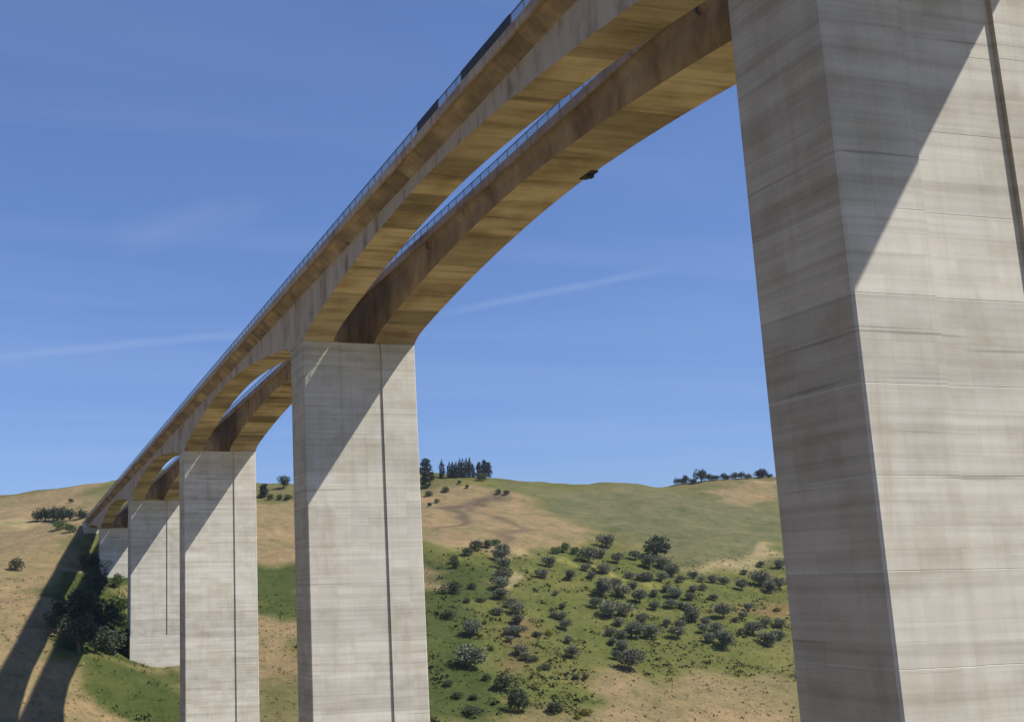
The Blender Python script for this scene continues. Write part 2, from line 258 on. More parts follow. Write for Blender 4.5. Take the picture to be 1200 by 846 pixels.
 ('bush', 'bush', 173.4, 416.0, 7.31, 0.8, 'blue-green bush at the upper left of the deep green slope', None, 'bush'),
 ('bush', 'bush', 162.8, 394.0, 5.01, 0.8, 'dim bush on dark green slope just right of the second pier', None, 'bush'),
 ('bush', 'bush', 190.2, 452.0, 3.99, 0.9, 'small bush on the pale field edge right of the second pier', None, 'bush'),
 ('bush', 'bush', 188.0, 446.0, 4.65, 0.9, 'low bush directly under the small one at the pale field edge', None, 'bush'),
 ('bush', 'bush', 199.7, 460.0, 5.94, 0.6, 'left end of the dark hedge clump at foot of the tan hill', None, 'bush'),
 ('bush', 'bush', 206.9, 466.0, 6.79, 0.75, 'middle of the dark hedge clump at foot of the tan hill', None, 'bush'),
 ('bush', 'bush', 214.6, 472.0, 6.13, 0.6, 'right end of the dark hedge clump at foot of the tan hill', None, 'bush'),
 ('bush', 'bush', 150.7, 336.0, 3.2, 0.8, 'small dark green bush between the wide grey tree and lowest bushes', None, 'bush'),
 ('bush', 'bush', 136.7, 334.0, 3.67, 0.6, 'low green shrub at lower left of the slope by the second pier', None, 'bush'),
 ('bush', 'bush', 135.7, 324.0, 4.58, 0.45, 'flat green shrub on the lowest slope by the second pier', None, 'bush'),
 ('bush', 'bush', 139.7, 322.0, 4.06, 0.5, 'flat green shrub right of another on the lowest slope', None, 'bush'),
 ('bush', 'bush', 133.5, 310.0, 6.33, 0.5, 'olive-brown scrub clump at the bottom edge by the second pier', None, 'bush'),
 ('bush', 'bush', 160.3, 310.0, 5.97, 0.55, 'brown-green scrub clump at the bottom edge below the orange patch', None, 'bush'),
 ('bush', 'bush', 165.4, 364.0, 2.62, 0.8, 'little bush left of the lower left olive column', None, 'bush'),
 ('bush', 'bush', 175.2, 354.0, 3.99, 0.6, 'brown-tipped bush in the orange scrub patch, left one', None, 'bush'),
 ('bush', 'bush', 175.9, 346.0, 3.91, 0.6, 'brown-tipped bush in the orange scrub patch, lower middle one', None, 'bush'),
 ('bush', 'bush', 187.6, 374.0, 3.63, 0.7, 'olive bush beside the yellow gorse in the scrub patch', None, 'bush'),
 ('bush', 'bush', 182.4, 338.0, 3.56, 0.6, 'small green bush below the orange scrub patch', None, 'bush'),
 ('bush', 'bush', 185.5, 338.0, 2.75, 0.6, 'small green bush right of another below the orange scrub patch', None, 'bush'),
 ('bush', 'bush', 185.1, 422.0, 4.75, 0.6, 'brownish bush in the pale field left of the olive column, upper', None, 'bush'),
 ('bush', 'bush', 181.9, 408.0, 3.93, 0.6, 'brownish bush in the pale field left of the olive column, lower', None, 'bush'),
 ('bush', 'bush', 175.3, 406.0, 3.57, 0.6, 'brownish bush in the pale field left of the olive column, left', None, 'bush'),
 ('hedge', 'hedge_bush', 244.6, 466.0, 5.0, 0.7, 'bright green hedge bush at the tan hill foot, left one', None, 'bush'),
 ('hedge', 'hedge_bush', 250.4, 468.0, 5.8, 0.8, 'bright green hedge bush at the tan hill foot, tallest one', None, 'bush'),
 ('hedge', 'hedge_bush', 253.3, 464.0, 5.0, 0.7, 'bright green hedge bush at the tan hill foot, right one', None, 'bush'),
 ('hedge', 'hedge_bush', 221.1, 476.0, 4.65, 0.7, 'green bush at head of the left olive column', None, 'bush'),
 ('gorse', 'gorse_bush', 193.6, 376.0, 3.66, 0.7, 'yellow flowering gorse bush in the middle of the scrub patch', None, 'bush'),
 ('gorse', 'gorse_bush', 168.8, 308.0, 3.73, 0.6, 'yellow flowering gorse bush at the bottom edge, right one', None, 'bush'),
 ('gorse', 'gorse_bush', 163.8, 304.0, 2.94, 0.6, 'yellow flowering gorse bush at the bottom edge, left one', None, 'bush'),
 ('gorse', 'gorse_bush', 306.0, 398.0, 3.44, 0.5, 'rusty yellow gorse bush next to the nearest pier', None, 'bush'),
 ('cypress', 'cypress_tree', 259.5, 630.0, 3.07, 3.2, 'dark cypress standing apart, left of the tight row on the hilltop', 'cypresses on the hilltop', 'tree'),
 ('cypress', 'cypress_tree', 262.8, 626.0, 3.06, 2.8, 'dark cypress, first from left in the tight row on the hilltop', 'cypresses on the hilltop', 'tree'),
 ('cypress', 'cypress_tree', 265.0, 626.0, 3.06, 2.8, 'dark cypress, second from left in the tight row on the hilltop', 'cypresses on the hilltop', 'tree'),
 ('cypress', 'cypress_tree', 266.3, 624.0, 3.05, 3.0, 'dark cypress, third from left in the tight row on the hilltop', 'cypresses on the hilltop', 'tree'),
 ('cypress', 'cypress_tree', 269.4, 626.0, 3.32, 3.1, 'dark cypress, fourth from left in the tight row on the hilltop', 'cypresses on the hilltop', 'tree'),
 ('cypress', 'cypress_tree', 271.6, 626.0, 3.33, 3.2, 'dark cypress, fifth from left in the tight row on the hilltop', 'cypresses on the hilltop', 'tree'),
 ('cypress', 'cypress_tree', 274.7, 628.0, 3.34, 3.2, 'dark cypress, sixth from left in the tight row on the hilltop', 'cypresses on the hilltop', 'tree'),
 ('cypress', 'cypress_tree', 276.9, 628.0, 3.34, 3.3, 'dark cypress, seventh from left in the tight row on the hilltop', 'cypresses on the hilltop', 'tree'),
 ('cypress', 'cypress_tree', 280.0, 630.0, 2.06, 3.8, 'dark cypress, eighth from left in the tight row on the hilltop', 'cypresses on the hilltop', 'tree'),
 ('pine', 'pine_tree', 285.7, 634.0, 3.64, 2.3, 'left of the three dark trees right of the cypress row', None, 'tree'),
 ('pine', 'pine_tree', 289.4, 636.0, 4.18, 2.3, 'middle of the three dark trees right of the cypress row', None, 'tree'),
 ('pine', 'pine_tree', 295.6, 642.0, 4.22, 2.0, 'right of the three dark trees right of the cypress row', None, 'tree'),
 ('pine', 'pine_tree', 243.3, 616.0, 7.47, 2.0, 'tall dark tree on the hilltop right against the second pier', None, 'tree'),
 ('bush', 'bush', 252.1, 628.0, 4.58, 0.8, 'low tree between the second pier and the lone cypress', None, 'bush'),
 ('bush', 'bush', 262.1, 600.0, 2.94, 0.8, 'small shrub on tan slope under the cypress row', None, 'bush'),
 ('bush', 'bush', 275.4, 588.0, 3.87, 0.8, 'left of two dark shrubs on the slope right of the hilltop', None, 'bush'),
 ('bush', 'bush', 279.3, 584.0, 3.85, 0.8, 'right of two dark shrubs on the slope right of the hilltop', None, 'bush'),
 ('bush', 'bush', 238.3, 600.0, 4.85, 0.8, 'shrub on the upper slope beside the second pier', None, 'bush'),
 ('bush', 'bush', 226.6, 570.0, 3.22, 0.8, 'lowest shrub on the upper slope beside the second pier', None, 'bush'),
 ('bush', 'bush', 236.0, 582.0, 3.29, 0.8, 'shrub on the upper tan slope a little right of the second pier', None, 'bush'),
 ('bush', 'bush', 249.1, 602.0, 4.88, 0.8, 'bush below the lone cypress on the slope', None, 'bush'),
 ('bush', 'bush', 261.7, 610.0, 2.98, 0.8, 'tiny bush just below the left end of the cypress row', None, 'bush'),
 ('bush', 'bush', 280.0, 618.0, 7.1, 0.8, 'wide low bush at foot of three dark hilltop trees', None, 'bush'),
 ('lowoak', 'oak_tree', 429.8, 644.0, 5.55, 0.77, 'dark tree, first from left in the line on the far right ridge', 'trees lined along the far right ridge', 'tree'),
 ('lowoak', 'oak_tree', 434.2, 642.0, 5.54, 1.02, 'dark tree, second from left in the line on the far right ridge', 'trees lined along the far right ridge', 'tree'),
 ('lowoak', 'oak_tree', 435.1, 636.0, 5.5, 0.68, 'dark tree, third from left in the line on the far right ridge', 'trees lined along the far right ridge', 'tree'),
 ('lowoak', 'oak_tree', 441.5, 636.0, 8.96, 0.89, 'tallest dark tree on the far right ridge', 'trees lined along the far right ridge', 'tree'),
 ('lowoak', 'oak_tree', 447.3, 636.0, 6.22, 0.68, 'dark tree, fifth from left in the line on the far right ridge', 'trees lined along the far right ridge', 'tree'),
 ('lowoak', 'oak_tree', 449.6, 632.0, 5.5, 0.59, 'dark tree, sixth from left in the line on the far right ridge', 'trees lined along the far right ridge', 'tree'),
 ('lowoak', 'oak_tree', 455.3, 632.0, 5.51, 0.77, 'dark tree, seventh from left in the line on the far right ridge', 'trees lined along the far right ridge', 'tree'),
 ('lowoak', 'oak_tree', 458.5, 632.0, 4.83, 0.59, 'dark tree, eighth from left in the line on the far right ridge', 'trees lined along the far right ridge', 'tree'),
 ('lowoak', 'oak_tree', 465.8, 634.0, 5.55, 0.77, 'dark tree, ninth from left in the line on the far right ridge', 'trees lined along the far right ridge', 'tree'),
 ('lowoak', 'oak_tree', 464.3, 626.0, 5.49, 0.77, 'dark tree, tenth from left in the line on the far right ridge', 'trees lined along the far right ridge', 'tree'),
 ('lowoak', 'oak_tree', 467.9, 624.0, 5.48, 0.59, 'dark tree, eleventh from left in the line on the far right ridge', 'trees lined along the far right ridge', 'tree'),
 ('lowoak', 'oak_tree', 478.6, 628.0, 6.22, 0.77, 'dark tree, twelfth from left in the line on the far right ridge', 'trees lined along the far right ridge', 'tree'),
 ('lowoak', 'oak_tree', 480.3, 626.0, 7.59, 0.77, 'dark tree, thirteenth from left in the line on the far right ridge', 'trees lined along the far right ridge', 'tree'),
 ('lowoak', 'oak_tree', 484.8, 626.0, 4.84, 0.59, 'dark tree, fourteenth from left in the line on the far right ridge', 'trees lined along the far right ridge', 'tree'),
 ('pine', 'pine_tree', 153.2, 646.0, 5.52, 1.3, 'narrow dark tree on skyline against the third pier', None, 'tree'),
 ('oak', 'oak_tree', 168.8, 658.0, 7.71, 1.0, 'dark tree on the skyline between the second and third piers', None, 'tree'),
 ('bush', 'bush', 155.8, 638.0, 4.96, 0.7, 'left bush of the hedge under the skyline between second and third piers', None, 'bush'),
 ('bush', 'bush', 159.9, 636.0, 4.95, 0.7, 'middle bush of the hedge under the skyline between second and third piers', None, 'bush'),
 ('bush', 'bush', 164.5, 634.0, 5.44, 0.7, 'right bush of the hedge under the skyline between second and third piers', None, 'bush'),
 ('lowoak', 'oak_tree', 24.1, 658.0, 7.23, 0.8, 'dark round tree, first from left in the clump on the far left hill', 'clump of dark trees on the far left hill', 'tree'),
 ('lowoak', 'oak_tree', 28.3, 656.0, 8.33, 0.9, 'dark round tree, second from left in the clump on the far left hill', 'clump of dark trees on the far left hill', 'tree'),
 ('lowoak', 'oak_tree', 32.8, 652.0, 8.3, 1.0, 'dark round tree, third from left in the clump on the far left hill', 'clump of dark trees on the far left hill', 'tree'),
 ('lowoak', 'oak_tree', 34.6, 600.0, 7.65, 1.0, 'dark round tree, fourth from left in the clump on the far left hill', 'clump of dark trees on the far left hill', 'tree'),
 ('lowoak', 'oak_tree', 38.4, 598.0, 6.62, 0.9, 'dark round tree, fifth from left in the clump on the far left hill', 'clump of dark trees on the far left hill', 'tree'),
 ('lowoak', 'oak_tree', 43.6, 592.0, 6.07, 0.8, 'dark round tree, sixth from left in the clump on the far left hill', 'clump of dark trees on the far left hill', 'tree'),
 ('bush', 'bush', 45.1, 698.0, 4.15, 0.6, 'lone small bush high on the far left hillside', None, 'bush'),
 ('hedge', 'hedge_bush', 33.1, 580.0, 7.7, 0.6, 'left green bush below the dark clump on the far left hill', None, 'bush'),
 ('hedge', 'hedge_bush', 37.2, 566.0, 7.53, 0.6, 'right green bush below the dark clump on the far left hill', None, 'bush'),
 ('bush', 'bush', 10.5, 480.0, 6.97, 0.8, 'lone round bush on the dry slope at the far left', None, 'bush'),
 ('oak', 'oak_tree', 21.0, 388.0, 8.44, 0.8, 'leftmost dark tree on the shadowed slope left of the thicket', 'trees of the shaded thicket under the viaduct', 'tree'),
 ('oak', 'oak_tree', 25.1, 400.0, 10.48, 0.9, 'dark tree just left of the thicket, in the decks shadow', 'trees of the shaded thicket under the viaduct', 'tree'),
 ('oak', 'oak_tree', 26.6, 364.0, 11.9, 0.9, 'left tree of the low front row of the shaded thicket', 'trees of the shaded thicket under the viaduct', 'tree'),
 ('oak', 'oak_tree', 31.2, 406.0, 11.57, 1.0, 'middle dark tree at the back of the shaded thicket', 'trees of the shaded thicket under the viaduct', 'tree'),
 ('oak', 'oak_tree', 38.6, 452.0, 10.97, 1.0, 'upper right dark tree at the back of the shaded thicket', 'trees of the shaded thicket under the viaduct', 'tree'),
 ('oak', 'oak_tree', 32.3, 370.0, 10.52, 0.9, 'middle tree of the low front row of the shaded thicket', 'trees of the shaded thicket under the viaduct', 'tree'),
 ('oak', 'oak_tree', 38.5, 402.0, 11.49, 1.1, 'broad dark tree in the heart of the shaded thicket', 'trees of the shaded thicket under the viaduct', 'tree'),
 ('oak', 'oak_tree', 39.5, 382.0, 10.9, 0.8, 'third tree from left in the low front row of shaded thicket', 'trees of the shaded thicket under the viaduct', 'tree'),
 ('oak', 'oak_tree', 43.7, 390.0, 9.44, 0.9, 'dark tree touching the foot of the fourth pier', 'trees of the shaded thicket under the viaduct', 'tree'),
 ('oak', 'oak_tree', 46.2, 500.0, 8.87, 0.9, 'dark tree beside the left foot of the farthest pier', 'trees of the shaded thicket under the viaduct', 'tree'),
 ('oak', 'oak_tree', 40.9, 506.0, 8.96, 0.9, 'dark tree under the decks left of the farthest pier', 'trees of the shaded thicket under the viaduct', 'tree'),
 ('hedge', 'green_bush', 46.1, 432.0, 7.65, 0.95, 'upper sunlit green bush right of shaded thicket, between the two farthest piers', None, 'bush'),
 ('hedge', 'green_bush', 48.2, 462.0, 6.15, 0.95, 'sunlit green bush just below the farthest pier', None, 'bush'),
 ('hedge', 'green_bush', 46.1, 412.0, 6.07, 0.95, 'lower sunlit green bush left of the fourth pier', None, 'bush'),
]
# ground cover fields: cover, edge softness (m), outline on the ground (x, y)
FIELDS = [
 ('green', 30, [(296.3, 612.0), (346.6, 602.0), (469.7, 604.0), (367.2, 462.0), (308.6, 464.0), (293.2, 512.0), (292.8, 564.0)]),
 ('tan', 14, [(209.9, 640.0), (242.2, 612.0), (274.3, 600.0), (285.6, 570.0), (287.0, 526.0), (285.0, 498.0), (269.8, 480.0), (228.7, 476.0), (204.6, 460.0), (161.0, 494.0)]),
 ('brown', 7, [(210.5, 528.0), (245.9, 572.0), (268.3, 582.0), (268.6, 572.0), (239.5, 552.0), (205.3, 510.0)]),
 ('brown', 8, [(257.7, 576.0), (262.9, 574.0), (239.7, 498.0), (230.4, 488.0)]),
 ('pale', 5, [(188.0, 478.0), (211.0, 474.0), (196.8, 456.0), (181.4, 462.0)]),
 ('pale', 5, [(231.9, 484.0), (239.4, 476.0), (236.1, 458.0), (230.0, 458.0), (225.8, 470.0)]),
 ('tan', 9, [(422.9, 616.0), (472.9, 608.0), (456.7, 570.0), (406.1, 580.0)]),
 ('pale', 6, [(305.7, 460.0), (332.8, 466.0), (377.2, 474.0), (357.1, 450.0), (331.2, 452.0), (305.3, 450.0)]),
 ('mid', 14, [(159.6, 490.0), (222.7, 464.0), (271.8, 476.0), (350.3, 442.0), (260.4, 334.0), (192.1, 342.0), (99.5, 310.0)]),
 ('pale', 6, [(198.4, 450.0), (208.0, 452.0), (197.4, 430.0), (190.1, 432.0)]),
 ('bright', 5, [(240.3, 458.0), (256.0, 462.0), (242.5, 440.0), (232.5, 440.0)]),
 ('bright', 4, [(255.8, 438.0), (264.9, 442.0), (253.5, 424.0), (248.0, 424.0)]),
 ('bright', 5, [(264.1, 428.0), (275.2, 430.0), (263.6, 414.0), (257.0, 416.0)]),
 ('deep', 9, [(157.6, 484.0), (194.9, 452.0), (187.8, 424.0), (169.8, 396.0), (164.2, 366.0), (137.4, 306.0), (99.5, 310.0)]),
 ('tan', 6, [(179.0, 456.0), (184.5, 446.0), (175.9, 426.0), (165.9, 424.0)]),
 ('mid', 12, [(155.3, 344.0), (192.1, 342.0), (165.9, 302.0), (137.4, 306.0)]),
 ('tan', 14, [(186.7, 338.0), (222.7, 350.0), (255.1, 340.0), (247.9, 308.0), (235.9, 294.0), (156.3, 290.0)]),
 ('orange', 9, [(185.8, 382.0), (201.4, 384.0), (191.2, 358.0), (173.8, 342.0), (164.3, 344.0)]),
 ('orange', 7, [(301.9, 418.0), (322.7, 414.0), (305.5, 394.0), (280.8, 384.0), (288.1, 400.0)]),
 ('tan', 9, [(115.6, 646.0), (168.6, 634.0), (176.0, 624.0), (143.8, 512.0), (92.9, 520.0)]),
 ('deep', 5, [(91.1, 510.0), (142.7, 508.0), (124.2, 444.0), (79.5, 446.0)]),
 ('tan', 9, [(78.5, 440.0), (122.5, 438.0), (98.5, 354.0), (65.5, 368.0)]),
 ('tanmix', 12, [(65.5, 368.0), (98.5, 354.0), (81.3, 294.0), (52.6, 296.0)]),
 ('tan', 20, [(-100.7, 760.0), (65.8, 782.0), (46.4, 572.0), (22.7, 460.0), (2.9, 338.0), (-8.3, 274.0), (-76.2, 252.0), (-175.9, 682.0)]),
 ('pale', 8, [(-25.3, 692.0), (21.7, 670.0), (32.8, 590.0), (17.3, 644.0), (-23.3, 644.0)]),
 ('tan', 9, [(17.6, 348.0), (29.4, 360.0), (38.0, 330.0), (33.9, 294.0), (-4.6, 272.0)]),
 ('deep', 5, [(29.6, 362.0), (68.0, 390.0), (51.5, 296.0), (36.5, 294.0), (39.2, 340.0)]),
 ('deep', 6, [(22.7, 460.0), (45.6, 538.0), (61.2, 508.0), (46.6, 386.0), (17.9, 356.0)]),
 ('tan', 7, [(-21.1, 438.0), (26.6, 460.0), (20.3, 396.0), (23.1, 358.0), (29.2, 360.0), (38.0, 330.0), (34.1, 286.0), (-11.4, 264.0)]),
]

# ------------------------------------------------------------------ helpers
def link(o, parent=None):
    COL.objects.link(o)
    if parent is not None: o.parent = parent
    return o
def mesh_obj(name, me, parent=None, mat=None, loc=(0, 0, 0)):
    o = bpy.data.objects.new(name, me); o.location = loc
    if mat is not None and not me.materials: me.materials.append(mat)
    return link(o, parent)
def empty(name, loc=(0, 0, 0)):
    o = bpy.data.objects.new(name, None); o.location = loc; o.empty_display_size = 1; return link(o)
def tag(o, label=None, cat=None, group=None, kind=None):
    if label: o['label'] = label
    if cat: o['category'] = cat
    if group: o['group'] = group
    if kind: o['kind'] = kind
    return o
def pydata(name, V, F, smooth=False):
    me = bpy.data.meshes.new(name); me.from_pydata([tuple(map(float, v)) for v in V], [], [tuple(f) for f in F]); me.update()
    if smooth: me.polygons.foreach_set('use_smooth', [True]*len(me.polygons))
    return me
def fast_quads(name, V, nq, colors=None):
    """V: (nq*4,3) numpy vertices, every four in a row are one face"""
    me = bpy.data.meshes.new(name)
    me.vertices.add(len(V)); me.vertices.foreach_set('co', np.ascontiguousarray(V, dtype=np.float32).ravel())
    me.loops.add(nq*4); me.loops.foreach_set('vertex_index', np.arange(nq*4, dtype=np.int32))
    me.polygons.add(nq); me.polygons.foreach_set('loop_start', np.arange(0, nq*4, 4, dtype=np.int32))
    me.update(calc_edges=True)
    if colors is not None:
        a = me.color_attributes.new('cover', 'FLOAT_COLOR', 'POINT')
        a.data.foreach_set('color', np.c_[np.repeat(colors, 4, 0), np.ones(nq*4)].astype(np.float32).ravel())
    return me
def box_data(x0, x1, y0, y1, z0, z1):
    V = [(x, y, z) for z in (z0, z1) for y in (y0, y1) for x in (x0, x1)]
    F = [(0, 2, 3, 1), (4, 5, 7, 6), (0, 1, 5, 4), (2, 6, 7, 3), (0, 4, 6, 2), (1, 3, 7, 5)]
    return V, F
def join_data(parts):
    V, F = [], []
    for v, f in parts:
        n = len(V); V += list(v); F += [tuple(i+n for i in q) for q in f]
    return V, F
def bar_data(p, q, r, n=5):
    p, q = Vector(p), Vector(q); d = (q-p).normalized(); a = d.orthogonal().normalized(); b = d.cross(a)
    V = [tuple(c + a*math.cos(2*math.pi*i/n)*rr + b*math.sin(2*math.pi*i/n)*rr) for c, rr in ((p, r if not isinstance(r, tuple) else r[0]), (q, r if not isinstance(r, tuple) else r[1])) for i in range(n)]
    F = [(i, (i+1) % n, n+(i+1) % n, n+i) for i in range(n)] + [tuple(range(n))[::-1], tuple(range(n, 2*n))]
    return V, F

# ------------------------------------------------------------------ materials
class Mat:
    def __init__(s, name, rough=0.9, spec=0.2):
        s.m = bpy.data.materials.new(name); s.m.use_nodes = True; s.t = s.m.node_tree; s.n = s.t.nodes; s.l = s.t.links
        s.b = s.n['Principled BSDF']; s.b.inputs['Roughness'].default_value = rough
        s.b.inputs['Specular IOR Level'].default_value = spec
        g = s.n.new('ShaderNodeNewGeometry'); s.pos = g.outputs['Position']
    def mapping(s, scale=(1, 1, 1), rot=(0, 0, 0), vec=None):
        m = s.n.new('ShaderNodeMapping'); m.inputs['Scale'].default_value = scale; m.inputs['Rotation'].default_value = rot
        s.l.new(vec or s.pos, m.inputs[0]); return m.outputs[0]
    def noise(s, vec, scale=1, detail=4, rough=0.55, dist=0):
        n = s.n.new('ShaderNodeTexNoise'); n.inputs['Scale'].default_value = scale; n.inputs['Detail'].default_value = detail
        n.inputs['Roughness'].default_value = rough; n.inputs['Distortion'].default_value = dist; s.l.new(vec, n.inputs['Vector']); return n.outputs[0]
    def ramp(s, f, stops):
        r = s.n.new('ShaderNodeValToRGB'); e = r.color_ramp.elements
        while len(e) < len(stops): e.new(0.5)
        for i, (p, c) in enumerate(stops):
            e[i].position = p; e[i].color = (*c, 1) if isinstance(c, (tuple, list)) else (c, c, c, 1)
        s.l.new(f, r.inputs[0]); return r.outputs[0]
    def mix(s, a, b, f, mode='MIX'):
        m = s.n.new('ShaderNodeMixRGB'); m.blend_type = mode
        for i, v in ((0, f), (1, a), (2, b)):
            if isinstance(v, (int, float)): m.inputs[i].default_value = v if i == 0 else (v, v, v, 1)
            elif isinstance(v, tuple): m.inputs[i].default_value = (*v, 1)
            else: s.l.new(v, m.inputs[i])
        return m.outputs[0]
    def math(s, op, a, b=0.0):
        m = s.n.new('ShaderNodeMath'); m.operation = op
        for i, v in ((0, a), (1, b)):
            if isinstance(v, (int, float)): m.inputs[i].default_value = v
            else: s.l.new(v, m.inputs[i])
        return m.outputs[0]
    def rand(s):
        o = s.n.new('ShaderNodeObjectInfo'); return o.outputs['Random']
    def bump(s, h, strength=0.3, dist=0.05):
        b = s.n.new('ShaderNodeBump'); b.inputs['Strength'].default_value = strength; b.inputs['Distance'].default_value = dist
        s.l.new(h, b.inputs['Height']); s.l.new(b.outputs[0], s.b.inputs['Normal'])
    def color(s, c): s.l.new(c, s.b.inputs['Base Color']) if not isinstance(c, tuple) else setattr(s.b.inputs['Base Color'], 'default_value', (*c, 1)); return s.m

def pier_concrete():
    """board-marked cast concrete: horizontal pour streaks, panel patches, weeping stains"""
    m = Mat('board_marked_concrete', 0.9, 0.15)
    bands = m.noise(m.mapping((0.016, 0.016, 0.85)), 1, 4, 0.62)
    boards = m.noise(m.mapping((0.05, 0.05, 3.2)), 1, 2, 0.5)
    blot = m.noise(m.mapping((0.25, 0.25, 0.30)), 1, 6, 0.6)
    runs = m.noise(m.mapping((1.3, 1.3, 0.045)), 1, 4, 0.6)
    c = m.ramp(bands, [(0.28, (0.49, 0.46, 0.395)), (0.44, (0.575, 0.552, 0.485)), (0.58, (0.625, 0.608, 0.54)), (0.72, (0.56, 0.537, 0.462))])
    c = m.mix(c, m.ramp(boards, [(0.32, 0.86), (0.5, 1.0), (0.7, 1.04)]), 0.7, 'MULTIPLY')
    c = m.mix(c, m.ramp(blot, [(0.3, (0.80, 0.77, 0.70)), (0.55, (1, 1, 1)), (0.75, (1.05, 1.03, 1.0))]), 0.8, 'MULTIPLY')
    c = m.mix(c, m.ramp(runs, [(0.36, (0.86, 0.84, 0.80)), (0.5, (1, 1, 1))]), 0.35, 'MULTIPLY')
    # thin dark weathering just at the pour joints
    seam = m.noise(m.mapping((0.05, 0.05, 2.6)), 1, 2, 0.5)
    c = m.mix(c, (0.27, 0.245, 0.21), m.ramp(seam, [(0.27, 0.6), (0.32, 0.0)]))
    # formwork panels leave slightly different tones and a hairline between them
    sx = m.n.new('ShaderNodeSeparateXYZ'); m.l.new(m.pos, sx.inputs[0]); cb = m.n.new('ShaderNodeCombineXYZ')
    m.l.new(m.math('ADD', sx.outputs['X'], sx.outputs['Y']), cb.inputs[0]); m.l.new(sx.outputs['Z'], cb.inputs[1])
    br = m.n.new('ShaderNodeTexBrick'); br.offset = 0.0; br.inputs['Scale'].default_value = 1; br.inputs['Brick Width'].default_value = 2.85; br.inputs['Row Height'].default_value = 1.25
    br.inputs['Mortar Size'].default_value = 0.02; br.inputs['Mortar Smooth'].default_value = 0.6; br.inputs['Color1'].default_value = (0.90, 0.90, 0.89, 1); br.inputs['Color2'].default_value = (1.05, 1.05, 1.05, 1); br.inputs['Mortar'].default_value = (0.84, 0.82, 0.79, 1)
    m.l.new(cb.outputs[0], br.inputs['Vector']); c = m.mix(c, br.outputs['Color'], 0.75, 'MULTIPLY')
    # ochre weeping
    och = m.noise(m.mapping((0.5, 0.5, 0.06)), 1, 4, 0.6, 0.4)
    c = m.mix(c, (0.44, 0.36, 0.24), m.ramp(och, [(0.60, 0.0), (0.76, 0.55)]))
    # narrow pier ends toned down and browner: shade and ground bounce painted in
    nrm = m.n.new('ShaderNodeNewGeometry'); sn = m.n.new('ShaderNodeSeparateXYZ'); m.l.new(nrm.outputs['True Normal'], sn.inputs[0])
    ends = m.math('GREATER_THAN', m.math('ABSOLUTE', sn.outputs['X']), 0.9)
    end_shade = m.ramp(m.noise(m.mapping((0.4, 0.4, 0.12)), 1, 5, 0.6), [(0.3, (0.78, 0.69, 0.59)), (0.7, (0.88, 0.80, 0.70))])
    c = m.mix(c, m.mix(c, end_shade, 1.0, 'MULTIPLY'), ends)
    v = m.math('ADD', m.math('MULTIPLY', m.rand(), 0.16), 0.90)
    c = m.mix(c, v, 1.0, 'MULTIPLY')
    h = m.math('ADD', m.math('MULTIPLY', bands, 0.6), m.math('MULTIPLY', m.noise(m.pos, 1.6, 6, 0.7), 0.5))
    m.bump(h, 0.3, 0.06)
    return m.color(c)
